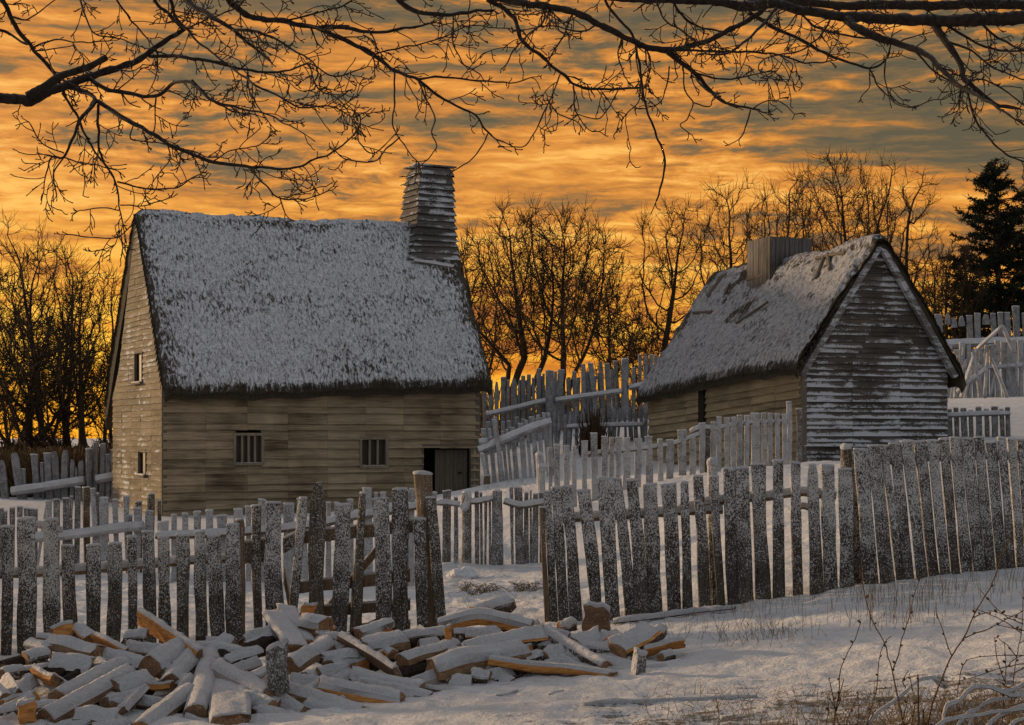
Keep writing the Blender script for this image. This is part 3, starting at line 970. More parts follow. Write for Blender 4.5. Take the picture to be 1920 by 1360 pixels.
# ------------------------------------------------------------------ the smaller house on the right
def right_house():
    r = random.Random(5)
    H = House((6.65, 36.6, 1.45), (-.357, .934), (.934, .357), 'thatched_cottage',
              'smaller thatched cottage with a snow streaked dark gable, standing on the slope to the right', 'house')
    R = H.root
    L, W = 8.0, 3.95; z0 = .9; zt = 3.86
    zapex = 6.80
    drop = lambda u: -.45 * (u / L)
    # long wall rows fall away with the old sill
    mb0 = clapboards(H, 'u', 0, -1, z0 - .4, zt - .02, .21, lambda a, b: (0, L), (), 1.15, r)
    mb0.v = [v - np.array([0, 0, 1.0]) * (.45 * (((v - H.O) @ H.eu) / L))[:, None] for v in mb0.v]
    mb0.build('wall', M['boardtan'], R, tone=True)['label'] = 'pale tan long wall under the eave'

    def gspan(a, b):
        t = max(0, ((a + b) / 2 - zt) / (zapex - zt)); return (t * W / 2 + .01, W - t * W / 2 - .01)
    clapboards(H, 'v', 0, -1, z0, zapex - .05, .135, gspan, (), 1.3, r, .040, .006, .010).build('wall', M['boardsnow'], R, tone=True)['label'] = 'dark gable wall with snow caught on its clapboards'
    mb = MB(); mb.add(H.w(L, np.array([0, W, W, W / 2, 0]), np.array([z0, z0, zt, zapex - .2, zt])), ngons=[([0, 1, 2, 3, 4], 0)]); mb.build('wall', M['board'], R, tone=True)
    mb = MB(); mb.add(H.w(np.array([0, L, L, 0]), W, np.array([z0, z0, zt, zt])), ngons=[([0, 1, 2, 3], 0)]); mb.build('wall', M['board'], R, tone=True)
    mb = MB(); slab(H, mb, -.045, .09, -.05, .08, z0, zt - .03, tone=.95); mb.build('corner_post', M['trim'], R, tone=True)
    u = H.u_at(1326); mb = MB(); slab(H, mb, u, u + .3, -.105, -.01, 2.3, 3.48, tone=0); mb.build('wall_slot', M['dark'], R)
    zR = lambda u: 6.98 + .04 * np.sin(u * 2.3) - .10 * np.sin(np.clip(u / L, 0, 1) * math.pi) + .05 * np.exp(-((u + .3) / .4) ** 2)
    u0, u1 = -.28, L + .15

    def sag(U, Q):
        return -.47 * (np.clip(U, 0, L) / L) * (1 - Q) - .30 * np.exp(-((u1 - U) / .35) ** 2) * Q

    def bare(U, S, Q):
        e = U - u0
        b = .6 * np.exp(-(Q / .016) ** 2) + .50 * np.exp(-(e / .12) ** 2)
        b = b + .75 * sstep(.05, .5, fbm(U * .9, Q * 4.0, 0, 77, 3)) * sstep(.22, .6, Q) * sstep(2.0, 5.0, U)
        b = b + .25 * np.exp(-((Q - .86) / .02) ** 2) + .18 * sstep(.5, 1., Q)
        return b + .55 * (S == 1)
    mb, st = thatch_roof(H, u0, u1, -.36, W + .34, 3.94, 3.72, zR, W, .17, 0, 260, 120, r, 41, bare, sag, 3000, 4200, .042)
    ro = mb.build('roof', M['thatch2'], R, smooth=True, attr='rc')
    st.build('straw_fringe', M['straw'], ro)
    # rake boards under the verge
    for s in (0, 1):
        a = np.array([W / 2, zapex - .03]); b = np.array([-.16, 3.58]) if s == 0 else np.array([W + .16, 3.56])
        mb = MB(); wd = .10
        d = (b - a) / np.linalg.norm(b - a); n = np.array([-d[1], d[0]]) * (1 if s else -1)
        if n[1] > 0: n = -n
        pts = [a, b, b + n * wd * 1.3, a + n * wd * 1.3 + np.array([0, -.08])]
        V = [H.w(-.22, p[0], p[1]) for p in pts] + [H.w(-.10, p[0], p[1]) for p in pts]
        mb.add(V, [(0, 1, 2, 3), (4, 7, 6, 5), (0, 4, 5, 1), (1, 5, 6, 2), (2, 6, 7, 3), (3, 7, 4, 0)], tone=.85)
        mb.build('rake_board', M['trimgrey'], R, tone=True)
    # square chimney box of upright boards astride the ridge
    v0, v1 = 1.42, 2.58
    uc = H.u_at(1446, v0); u2 = uc + 1.2
    zt2 = H.z_at(444, uc, v0); zb = 5.3
    mb = MB()
    for (face, a, b) in (('v', v0, v1), ('u', uc, u2), ('v2', v0, v1), ('u2', uc, u2)):
        x = a
        while x < b - .01:
            ww = r.uniform(.11, .17); e = min(b, x + ww)
            if b - e < .05: e = b
            o = r.uniform(0, .012); zt3 = zt2 + r.uniform(-.02, .025); tn = r.random()
            if face == 'v': slab(H, mb, uc - .03 - o, uc, x, e - .013, zb, zt3, tone=tn)
            elif face == 'v2': slab(H, mb, u2, u2 + .03 + o, x, e - .013, zb, zt3, tone=tn)
            elif face == 'u': slab(H, mb, x, e - .013, v0 - .033 - o, v0 - .002, zb, zt3, tone=tn)
            else: slab(H, mb, x, e - .013, v1 + .002, v1 + .033 + o, zb, zt3, tone=tn)
            x = e
    slab(H, mb, uc + .003, u2 - .003, v0 + .003, v1 - .003, zb, zt2 - .1, tone=0)
    ch = mb.build('chimney', M['chimneyv'], R, tone=True)
    # poles and sticks lying on the thatch
    def stick(x1, y1, x2, y2, rad):
        pts = []
        for (x, y) in ((x1, y1), ((x1 + x2) / 2, (y1 + y2) / 2), (x2, y2)):
            # intersect the view ray with the front slope plane
            best = None
            for q in np.linspace(0, 1, 160):
                v = -.36 + (W / 2 + .36) * q
                uu = H.u_at(x, v); z = 3.94 + (6.96 - 3.94) * q - .47 * (min(max(uu, 0), L) / L) * (1 - q)
                Y = (H.O + H.eu * uu + H.es * v)[1]; py = HZ - (z - CZ) / Y * F
                if best is None or abs(py - y) < best[0]: best = (abs(py - y), H.w(uu, v, z + .05))
            pts.append(best[1])
        mb = MB(); V, N = tube(mb, catmull(pts, .1), rad, 7, jit=.2)
        o = mb.build('roof_pole', M['trim'], R, tone=True)
    stick(1357, 520, 1328, 560, .07); stick(1402, 528, 1440, 517, .07); stick(1545, 487, 1530, 525, .05); stick(1552, 480, 1556, 508, .05)
    stick(1530, 488, 1585, 478, .045); stick(1440, 570, 1380, 610, .035); stick(1300, 590, 1335, 588, .04)
    return H


LH = left_house()
RH = right_house()
# ================================================================== fences
def picket_mesh(tl, tr, bl, br, thick, rows, kind, r, amp=1.0, top='flat'):
    """one riven board or pole; corners are world points of its front face. Returns (mesh, top ring, centre)"""
    tl, tr, bl, br = [np.asarray(k, float) for k in (tl, tr, bl, br)]
    hw_t, hw_b = np.linalg.norm(tr - tl) / 2, np.linalg.norm(br - bl) / 2
    ct, cb = (tl + tr) / 2, (bl + br) / 2
    sd = r.randint(0, 9999)
    ts = np.linspace(0, 1, rows)
    if top != 'flat' and rows > 4:
        ts = np.concatenate([[0, .03, .07, .12], np.linspace(.2, 1, rows - 4)])
    V = []
    side = unit(tr - tl); back = np.array([0, 1.0, 0])
    if kind == 'round':
        k = 10; ang = np.arange(k) * 2 * math.pi / k; sec = np.stack([np.cos(ang), np.sin(ang)], 1)
    else:
        sec = np.array([(-1, -.72), (-.80, -1), (-.25, -1.04), (.3, -.98), (.82, -1), (1, -.7), (1, .7), (.8, 1), (-.8, 1), (-1, .7)], float)
    k = len(sec)
    vert = unit(ct - cb)
    tiltx = r.uniform(-.10, .10) * hw_t * amp
    for t in ts:
        c = ct + (cb - ct) * t + side * .16 * hw_t * amp * float(vnoise(t * 2.4, sd * .37, 0, 1)) + back * .01 * float(vnoise(t * 2, sd * .7, 2, 1))
        hw = hw_t + (hw_b - hw_t) * t
        hw *= 1 + amp * (.10 * float(vnoise(t * 5, sd * .13, 1, 2)))
        if top == 'point' and t < .12: hw *= .45 + .55 * (t / .12) ** .7
        if top == 'round' and t < .07: hw *= .72 + .28 * (t / .07) ** .5
        e = 1 + amp * .09 * vnoise(np.arange(k) * 1.7, t * 4.5 + sd, 0, 4)
        ring = c + side * (sec[:, :1] * hw * e[:, None]) + back * (sec[:, 1:] * thick / 2) * (1 + amp * .15 * vnoise(np.arange(k) * 1.3, t * 6 + sd, 0, 8))[:, None]
        if t == 0:
            ring = ring + vert * (sec[:, :1] * tiltx + .05 * amp * hw_t * vnoise(np.arange(k)[:, None] * 2.1, sd, 0, 5))
        V.append(ring)
    V = np.array(V)
    mb = MB()
    mb.add(V.reshape(-1, 3), grid_quads(len(ts), k), ngons=[(list(range(k))[::-1], 0), ([(len(ts) - 1) * k + j for j in range(k)], 0)])
    return mb, V[0], vert


def cap_mesh(ring, up, h, grow=.004):
    c = ring.mean(0); k = len(ring)
    d = unit(ring - c)
    rings = [ring + d * grow - up * .008, ring + d * grow * 1.6 + up * h * .45, c + (ring - c) * .82 + up * h * .9, c + (ring - c) * .4 + up * h * 1.08]
    V = np.array(rings); V[..., 2] += h * .2 * vnoise(V[..., 0] * 30, V[..., 1] * 30, V[..., 2] * 5, 3)
    mb = MB(); mb.add(V.reshape(-1, 3), grid_quads(4, k), ngons=[([3 * k + j for j in range(k)], 0)])
    return mb


class Fence:
    def __init__(s, name, label, cat, px, Y, group=None):
        x = (px - CX) / F * Y
        s.root = empty(name, (x, Y, gz(x, Y)), label, cat, group)
        s.r = random.Random(hash_str(label))

    def picket(s, xl, xr, yt, bl=None, br=None, yb=None, Y=17.3, thick=.045, mat='front', rows=10, kind='board', top='flat', cap=.016, name='picket', amp=1.0, hang=None, label=None):
        if bl is None: bl, br = xl + s.r.uniform(-2, 2), xr + s.r.uniform(-2, 2)
        if yb is None: yb = yt + 100
        r = s.r
        Yj = Y + r.uniform(-.04, .04); sh = (xr - xl) * .03; xl += sh; xr -= sh; bl += sh; br -= sh
        tl, tr, b0, b1 = P(xl, yt, Yj), P(xr, yt, Yj), P(bl, yb, Yj), P(br, yb, Yj)
        # carry the foot on down to the ground
        cb, ct = (b0 + b1) / 2, (tl + tr) / 2
        g = gz(cb[0], Yj) - .12
        if hang is None:
            k = (g - ct[2]) / (cb[2] - ct[2]); k = max(k, .2)
            b0, b1 = tl + (b0 - tl) * k, tr + (b1 - tr) * k
        mb, ring, up = picket_mesh(tl, tr, b0, b1, thick, rows, kind, r, amp, top)
        o = mb.build(name, M[mat], s.root, smooth=False)
        if label: o['label'] = label
        if cap and top != 'point':
            cap_mesh(ring, up, cap * r.uniform(.6, 1.3)).build('snow_cap', M['snow'], o, smooth=True)
        return o

    def rail(s, pts, Y, rad, mat='brown', snow=.022, name='rail', flat=False, jit=.18, step=14):
        """pts: photo points along the rail, with its depth given as Y or a list"""
        Ys = [Y] * len(pts) if not isinstance(Y, (list, tuple)) else Y
        p = catmull(np.array([(x, y, yy) for (x, y), yy in zip(pts, Ys)], float), step)
        W = np.array([P(*q) for q in p])
        mb = MB()
        V, N = tube(mb, W, rad, 9, ref=np.array([0, 1.0, 0]), jit=jit, seed=s.r.randint(0, 99))
        o = mb.build(name, M[mat], s.root, smooth=True)
        if snow:
            sn = MB(); snow_on(sn, V, N, snow, seed=s.r.randint(0, 99)); sn.build('snow_cap', M['snow'], o, smooth=True)
        return o


def hash_str(t):
    h = 5
    for c in t: h = (h * 131 + ord(c)) % 1000003
    return h


def c6(x, y): return (x / 2.5186, 820 + y / 2.5186)
def c7(x, y): return (600 + x / 2.518, 820 + y / 2.518)
def c8(x, y): return (1260 + x / 2.429, 800 + y / 2.429)
def c4(x, y): return (840 + x / 2.519, 360 + y / 2.519)
def c5(x, y): return (1160 + x / 2.526, 400 + y / 2.526)
def cg(x, y): return (440 + x / 4.25, 880 + y / 4.25)        # the gate crop
def cl(x, y): return (x / 5.666, 880 + y / 5.666)            # the far left crop
def cm(x, y): return (880 + x / 6.183, 740 + y / 6.183)      # the middle crop


def many(fn, conv, specs, **kw):
    for s in specs:
        (x0, x1, yt, b0, b1, yb), ex = s[:6], (s[6] if len(s) > 6 else {})
        l, t = conv(x0, yt); rr, _ = conv(x1, yt)
        if b0 is None: fn(l, rr, t, **{**kw, **ex})
        else:
            bl, b = conv(b0, yb); br, _ = conv(b1, yb)
            fn(l, rr, t, bl, br, b, **{**kw, **ex})


# ---- front fence, left part
f = Fence('picket_fence', 'frosted picket fence along the front left, behind the big end of the firewood heap', 'fence', 230, 17.1)
Yl = 17.1
Yleft = lambda px: 15.5 + 1.6 * min(1, max(-.3, px / 330))
LP_ = [(-95, -40, 405, -100, -45, 1100), (-38, 2, 430, -42, -6, 1100), (5, 65, 422, 0, 50, 1100), (85, 170, 385, 80, 165, 1090), (208, 278, 390, 195, 280, 1050), (288, 350, 512, 305, 375, 1050), (402, 475, 510, 405, 470, 1050),
                    (505, 572, 502, 505, 575, 1050), (600, 645, 470, 605, 650, 1050), (672, 730, 445, 675, 740, 1050), (748, 798, 472, 750, 815, 1050), (833, 900, 462, 835, 895, 1050),
                    (915, 968, 448, 920, 980, 1050), (975, 1040, 465, 1000, 1070, 1050), (1063, 1130, 412, 1070, 1155, 1050)]
for k in range(5):
    LP_.append((-175 - k * 85, -118 - k * 85 + 6 * (k % 3), 420 + 25 * (k % 2), -180 - k * 85, -120 - k * 85, 1100))
for q in LP_:
    many(f.picket, c6, [q], Y=Yleft(q[0] / 2.5186), rows=14)
f.rail([c6(-540, 655), c6(-90, 650), c6(60, 645), c6(300, 632), c6(560, 612), c6(800, 592), c6(1090, 570)], [Yleft(k) + .1 for k in (-214, -36, 24, 119, 222, 318, 433)], .046)
f.rail([c6(160, 415), c6(200, 420), c6(290, 440)], [Yleft(k) + .1 for k in (63, 80, 115)], .03, 'front', .02, name='rail')
many(f.picket, c6, [(1105, 1155, 388, 1120, 1165, 1000, dict(top='round'))], Y=Yl + .12, mat='brown', kind='round', thick=.12, name='post', rows=12)

# ---- the gate
g = Fence('picket_gate', 'gate of mixed crooked pickets on a braced brown frame, left of the sawn gatepost', 'gate', 620, 17.25)
Yg = 17.25
many(g.picket, cg, [(125, 210, 288, 150, 225, 1340, dict(kind='round', thick=.08, mat='gatew')), (245, 375, 265, 235, 395, 1150), (505, 592, 228, 425, 500, 1150, dict(kind='round', thick=.07, top='round')),
                    (612, 735, 105, 580, 715, 1180, dict(mat='gatew', top='point', thick=.07)), (808, 935, 285, 765, 905, 1320), (985, 1048, 190, 905, 1010, 1300, dict(mat='gatew', kind='round', thick=.08, top='round')),
                    (1105, 1232, 232, 1120, 1250, 1310), (1252, 1385, 158, 1258, 1388, 1310, dict(mat='gatew'))], Y=Yg, rows=16, cap=.018)
Yb = Yg + .11


def gate_bar(a, b, hpx, name='bar', mat='brown', Y=Yb, th=.05):
    (x0, y0), (x1, y1) = cg(*a), cg(*b); h = hpx / 4.25
    n = 12; ts = np.linspace(0, 1, n); mb = MB(); V = []
    for t in ts:
        x, y = x0 + (x1 - x0) * t, y0 + (y1 - y0) * t
        k = 1 + .08 * float(vnoise(t * 6, y0, 0, 3))
        V.append([P(x, y, Y - th / 2), P(x, y, Y + th / 2), P(x, y + h * k, Y + th / 2), P(x, y + h * k, Y - th / 2)])
    V = np.array(V)
    mb.add(V.reshape(-1, 3), grid_quads(n, 4), ngons=[([0, 1, 2, 3], 0), ([(n - 1) * 4 + k for k in range(4)], 0)])
    o = mb.build(name, M[mat], g.root)
    s = MB(); W = V[:, [0, 1]].mean(1)
    tube(s, W + np.array([0, 0, .004]), th * .45, 7, ref=np.array([0, 1.0, 0]), jit=.2)
    s.build('snow_cap', M['snow'], o, smooth=True)


gate_bar((30, 590), (250, 560), 180); gate_bar((385, 560), (505, 500), 110, mat='gatew'); gate_bar((490, 505), (1420, 410), 95)
gate_bar((500, 905), (1400, 805), 90); gate_bar((690, 1095), (1400, 1045), 80); gate_bar((940, 1250), (1400, 1215), 60)
gate_bar((660, 1180), (1180, 560), 80, 'brace', 'brown', Yb + .055, .04); gate_bar((395, 790), (470, 1180), 150, 'brace', 'brown', Yb + .05, .05)

# ---- sawn gatepost and the two boards nailed by it
p = Fence('gate_post', 'tall brown sawn gatepost with snow on its flat top, between gate and opening', 'post', 785, 17.3)
many(p.picket, c7, [(435, 530, 172, 500, 552, 890, dict(kind='round', thick=.15, mat='brown', rows=14, cap=.035, amp=.6, name='post')),
                    (440, 505, 385, 455, 510, 905, dict(thick=.06, mat='gatew', name='board', cap=.02, Y=17.19)), (500, 550, 285, 540, 595, 855, dict(thick=.05, mat='gatew', name='board', cap=.02, Y=17.2))], Y=17.32, rows=14)

# ---- front fence, right part
f = Fence('picket_fence', 'long frosted picket fence on the right, leaning at its far right end', 'fence', 1450, 17.5)
Yr = 17.5
many(f.picket, c7, [(1036, 1062, 330, 1060, 1085, 870, dict(mat='brown')), (1056, 1090, 255, 1080, 1126, 865), (1089, 1136, 236, 1127, 1180, 858), (1137, 1192, 234, 1180, 1238, 850), (1212, 1280, 252, 1272, 1330, 770),
                    (1302, 1388, 195, 1340, 1415, 830), (1386, 1427, 196, 1440, 1508, 850), (1447, 1505, 203, 1490, 1560, 850), (1520, 1590, 225, 1545, 1622, 845), (1605, 1685, 222, 1635, 1705, 830),
                    (1703, 1742, 215, 1712, 1765, 830), (1762, 1812, 185, 1790, 1850, 810), (1838, 1880, 185, 1872, 1914, 800)], Y=Yr, rows=14)
many(f.picket, c8, [(228, 288, 195, 250, 318, 815), (286, 345, 188, 300, 375, 800), (357, 425, 172, 380, 450, 795), (458, 507, 155, 460, 515, 790), (537, 583, 165, 550, 600, 780), (612, 660, 175, 625, 690, 775, dict(top='round')),
                    (677, 738, 178, 690, 760, 760), (752, 815, 195, 765, 830, 735), (825, 888, 104, 872, 945, 720), (889, 947, 88, 945, 1018, 715), (948, 985, 88, 1020, 1058, 710), (986, 1040, 78, 1058, 1108, 700),
                    (1043, 1098, 68, 1110, 1166, 695), (1100, 1155, 70, 1168, 1218, 690), (1158, 1210, 65, 1220, 1268, 685), (1211, 1257, 57, 1270, 1314, 680), (1262, 1315, 52, 1316, 1370, 680), (1318, 1374, 55, 1373, 1430, 670),
                    (1375, 1420, 48, 1432, 1475, 665), (1425, 1475, 72, 1478, 1528, 660), (1480, 1517, 52, 1532, 1568, 660), (1522, 1565, 58, 1571, 1610, 655), (1568, 1608, 60, 1614, 1652, 650), (1612, 1662, 56, 1656, 1708, 650), (1665, 1700, 66, 1712, 1750, 650)], Y=Yr, rows=14)
many(f.picket, c8, [(818, 872, 122, 822, 876, 725, dict(thick=.05)), (160, 208, 168, 165, 212, 800, dict(kind='round', thick=.12, mat='front', name='post', cap=.05)), (760, 814, 100, 765, 818, 740, dict(kind='round', thick=.13, mat='gatew', name='post', cap=.06))], Y=Yr + .14, rows=12)
f.rail([c7(1140, 385), c7(1225, 378), c7(1450, 368), c7(1690, 352), c7(1900, 340)], Yr + .10, .048)
f.rail([c8(20, 380), c8(220, 338), c8(450, 318), c8(600, 300), c8(745, 320)], Yr + .11, .045)
f.rail([c8(860, 170), c8(1200, 140), c8(1690, 130)], Yr + .10, .045)
f.rail([c8(570, 370), c8(600, 365), c8(640, 380)], Yr + .2, .03)

# ---- pale fence behind the gate
f = Fence('garden_fence', 'low pale garden fence behind the gate with one snowy rail', 'fence', 520, 23.4)
Y2 = 23.4
many(f.picket, c6, [(745, 800, 402, None, 0, 0), (812, 836, 368, None, 0, 0), (862, 888, 362, None, 0, 0), (915, 950, 353, None, 0, 0), (970, 1006, 346, None, 0, 0), (1025, 1072, 370, None, 0, 0), (1103, 1145, 341, None, 0, 0), (1160, 1185, 328, None, 0, 0),
                    (1222, 1256, 297, None, 0, 0), (1270, 1310, 330, None, 0, 0), (1340, 1390, 316, None, 0, 0), (1400, 1450, 288, None, 0, 0), (1468, 1500, 310, None, 0, 0), (1540, 1562, 309, None, 0, 0), (1580, 1606, 312, None, 0, 0), (1640, 1670, 296, None, 0, 0), (1712, 1757, 241, None, 0, 0)], Y=Y2, mat='pale', rows=7, cap=.02)
many(f.picket, c7, [(255, 275, 265, None, 0, 0), (285, 312, 264, None, 0, 0), (340, 365, 262, None, 0, 0), (395, 425, 256, None, 0, 0), (422, 446, 248, None, 0, 0), (480, 510, 262, None, 0, 0), (530, 552, 262, None, 0, 0)], Y=Y2, mat='pale', rows=7, cap=.02)
f.rail([c6(735, 465), c6(900, 462), c6(1180, 448), c6(1460, 418), c6(1700, 372), c7(330, 350), c7(540, 312)], Y2 - .08, .05, 'brown', .035)

# ---- cluttered old fence on the left
f = Fence('old_fence', 'jumble of weathered stakes left of the house with a thick sloping snowy rail', 'fence', 160, 24)
Y3 = 24.6
many(f.picket, cl, [(0, 40, 415, None, 0, 0), (105, 160, 410, None, 0, 0), (180, 235, 400, None, 0, 0), (255, 300, 415, None, 0, 0), (305, 400, 425, 310, 400, 700), (480, 550, 340, 500, 550, 700, dict(mat='pale')), (490, 520, 340, 455, 485, 560, dict(mat='pale')), (570, 640, 320, None, 0, 0),
                    (665, 735, 310, None, 0, 0), (745, 775, 290, 735, 765, 560), (800, 860, 190, 790, 850, 660), (965, 1010, 205, 980, 1050, 640, dict(mat='pale')), (1020, 1050, 260, None, 0, 0), (1060, 1150, 305, None, 0, 0, dict(mat='pale')),
                    (1190, 1250, 325, 1200, 1255, 600, dict(mat='pale')), (1310, 1378, 290, 1320, 1370, 530, dict(mat='pale')), (1420, 1500, 420, None, 0, 0, dict(mat='pale')), (1548, 1630, 445, None, 0, 0, dict(mat='pale')), (690, 770, 530, None, 0, 0), (30, 75, 450, None, 0, 0), (1360, 1405, 490, None, 0, 0)], Y=Y3, mat='mid', rows=8, cap=.018, thick=.05)
many(f.picket, cl, [(875, 955, 192, 880, 960, 640, dict(name='post', kind='round', thick=.13)), (1560, 1645, 262, 1565, 1640, 600, dict(name='post', kind='round', thick=.12)), (1435, 1505, 345, None, 0, 0), (1675, 1715, 335, None, 0, 0)], Y=Y3 + .15, mat='gatew', rows=8, cap=.018)
f.rail([cl(360, 725), cl(500, 715), cl(620, 715), cl(1000, 665), cl(1300, 620), cl(1525, 605)], Y3 - .1, .075, 'pale', .012)

# ---- rope-like pole fence in the middle
f = Fence('pole_fence', 'small snowy pole fence with sagging rails, beyond the opening in front of the house door', 'fence', 930, 26.7)
Y4 = 26.7
many(f.picket, c7, [(575, 620, 252, 578, 618, 590, dict(mat='mid')), (630, 652, 285, None, 0, 0, dict(kind='round', thick=.05)), (728, 750, 256, None, 0, 0), (752, 766, 262, 758, 770, 590), (776, 791, 290, None, 0, 0), (795, 808, 288, None, 0, 0), (895, 915, 236, None, 0, 0),
                    (918, 958, 238, None, 0, 0), (964, 984, 262, None, 0, 0), (990, 1000, 252, None, 0, 0), (1003, 1030, 268, None, 0, 0), (1032, 1056, 262, None, 0, 0), (700, 716, 300, None, 0, 0)], Y=Y4, mat='mid', rows=8, cap=.015, thick=.035)
many(f.picket, c7, [(668, 706, 262, 668, 712, 590, dict(top='round')), (812, 862, 254, 805, 865, 590)], Y=Y4 + .05, mat='mid', kind='round', thick=.15, rows=10, name='post', cap=.03)
f.rail([c7(548, 312), c7(600, 312), c7(660, 320)], Y4 - .07, .045, 'mid', .025)
f.rail([c7(672, 345), c7(690, 325), c7(700, 285), c7(690, 262)], Y4 - .09, .055, 'pale', .05)
f.rail([c7(706, 306), c7(750, 305), c7(818, 288)], Y4 - .07, .045, 'mid', .025)
f.rail([c7(868, 302), c7(910, 316), c7(950, 324), c7(1000, 318), c7(1060, 306)], Y4 - .07, .05, 'mid', .03)

# ---- pale fence in front of the small house
f = Fence('garden_fence', 'pale picket fence climbing the slope in front of the cottage', 'fence', 1290, 31)
Yf = lambda px: 29.5 + (px - 1010) / 480 * 4.2
for (x0, x1, yt) in [(415, 440, 1255), (470, 495, 1210), (500, 529, 1195), (546, 575, 1200), (586, 606, 1202), (630, 662, 1176), (675, 706, 1140), (725, 756, 1156), (762, 785, 1160), (792, 818, 1160), (828, 860, 1162), (880, 918, 1166), (930, 965, 1156), (990, 1015, 1170), (1030, 1068, 1172), (1085, 1128, 1126),
                     (1140, 1170, 1160), (1182, 1215, 1093), (1240, 1268, 1088), (1267, 1292, 1063), (1305, 1330, 1068), (1335, 1360, 1066), (1365, 1392, 1056), (1398, 1425, 1058), (1432, 1475, 1046), (1480, 1505, 1046), (1510, 1535, 1047), (1544, 1568, 1048), (1576, 1600, 1052)]:
    (l, t), (rr, _) = c4(x0, yt), c4(x1, yt)
    f.picket(l, rr, t, Y=Yf((l + rr) / 2), mat='pale', rows=8, cap=.015, thick=.04)
for (x0, x1, yt, nm) in [(795, 820, 893, 'post'), (840, 868, 926, 'picket')]:
    (l, t), (rr, _) = c5(x0, yt), c5(x1, yt)
    f.picket(l, rr, t, Y=Yf(l), mat='pale' if nm == 'post' else 'mid', rows=8, cap=.02, thick=.06, name=nm)
(l, t), (rr, _) = c4(1205, 1108), c4(1238, 1108)
f.picket(l, rr, t, Y=Yf(l) + .1, mat='gatew', rows=6, cap=.02, thick=.1, name='post')
f.rail([c4(640, 1240), c4(900, 1215), c4(1070, 1190), c4(1230, 1130), c4(1400, 1095), c4(1600, 1085)], [Yf(1094) + .08, Yf(1197) + .08, Yf(1265) + .08, Yf(1328) + .08, Yf(1396) + .08, Yf(1475) + .08], .035, 'brown', .03)
f.rail([c4(1145, 1135), c4(1185, 1118), c4(1240, 1115)], Yf(1310) + .1, .05, 'brown', .03)

# ---- stout post with a snow cap beside the path
p = Fence('capped_post', 'stout snow covered post with a ledge, beside the path in the middle', 'post', 1014, 29)
many(p.picket, cm, [(765, 862, 700, 780, 885, 1150, dict(kind='round', thick=.18, mat='pale', cap=.05, rows=10, name='post', amp=.6)), (790, 905, 835, 790, 905, 890, dict(kind='board', thick=.22, mat='pale', cap=.05, rows=3, hang=True, name='ledge', amp=.3))], Y=28.9)

# ---- railed fence climbing between the houses
f = Fence('rail_fence', 'pale board fence with one long sloping pole, right beside the big house', 'fence', 960, 42)
Y7 = lambda px: 41.0
r7 = random.Random(12)
top7 = [(130, 190, 400), (215, 255, 400), (225, 275, 495), (300, 350, 480), (368, 405, 425), (418, 450, 405), (470, 530, 385), (560, 625, 340), (640, 680, 300), (700, 760, 260), (770, 820, 240), (840, 890, 215), (895, 935, 215)]
for (x0, x1, yt) in top7:
    (l, t), (rr, _) = cm(x0, yt), cm(x1, yt); d = 24 / 6.183
    f.picket(l, rr, t, l + d * 1.6, rr + d * 1.6, t + 75, Y=Y7(l), mat='pale', rows=6, cap=.015, thick=.04)
many(f.picket, cm, [(120, 175, 690, 170, 225, 940, dict(cap=.06)), (265, 320, 290, 290, 345, 470, dict(hang=None)), (165, 245, 940, 165, 245, 1150, dict(mat='brown', kind='round', thick=.15))], Y=40.6, mat='pale', rows=6, cap=.02, thick=.05)
f.rail([cm(110, 650), cm(250, 590), cm(400, 520), cm(600, 435), cm(800, 360), cm(955, 315)], 40.75, .11, 'pale', .015)
f.rail([cm(110, 550), cm(215, 540)], 40.75, .08, 'pale', .02)

# ---- wattle of thin stakes
f = Fence('stake_fence', 'thin upright stakes woven into a wattle, below the tall palisade', 'fence', 1110, 46)
x = 470
while x < 925:
    ww = f.r.uniform(13, 24); (l, t), (rr, _) = c4(x, 1025 + f.r.uniform(-18, 30)), c4(x + ww, 0)
    ln = f.r.uniform(-5, 5)
    f.picket(l, rr, t, l + ln, rr + ln, t + 60, Y=46 + f.r.uniform(-.15, .15), mat='far', rows=5, cap=0, kind='round', thick=.12, name='stake')
    x += ww + f.r.uniform(2, 9)
f.rail([c4(560, 1110), c4(720, 1105), c4(920, 1100)], 45.8, .05, 'far', .04)

# ---- tall palisade between the houses
f = Fence('palisade', 'tall ragged palisade on the skyline between the two houses', 'fence', 1060, 58)
for (x0, x1, yt, ex) in [(165, 185, 905, 0), (190, 212, 890, 0), (220, 241, 897, 0), (248, 272, 876, 0), (276, 292, 890, 0), (300, 326, 880, 0), (330, 342, 888, 0), (345, 366, 870, 0), (370, 391, 865, 0), (396, 412, 880, 0), (418, 442, 836, 0), (446, 458, 860, 0), (502, 516, 850, 0), (520, 552, 840, -20),
                         (588, 608, 850, 0), (629, 650, 815, 0), (660, 688, 810, 25), (708, 731, 800, 12), (740, 766, 811, 10), (780, 801, 800, 14), (898, 916, 770, 0), (924, 945, 766, 0), (950, 968, 770, 0), (972, 990, 775, 0), (870, 885, 830, 0)]:
    (l, t), (rr, _) = c4(x0, yt), c4(x1, yt); d = ex / 2.519
    f.picket(l, rr, t, l + d, rr + d, t + 90, Y=58, mat='far', rows=7, cap=.02, thick=.10, top='point' if f.r.random() < .35 else 'flat')
for (x0, x1, yt) in [(458, 502, 845), (818, 856, 790)]:
    (l, t), (rr, _) = c4(x0, yt), c4(x1, yt)
    f.picket(l, rr, t, Y=57.8, mat='far', rows=7, cap=.03, thick=.3, kind='round', name='post')
f.rail([c4(180, 1052), c4(320, 1020), c4(462, 985)], 57.7, .10, 'far', 0.012)
f.rail([c4(505, 985), c4(640, 965), c4(822, 940)], 57.7, .10, 'far', 0.012)
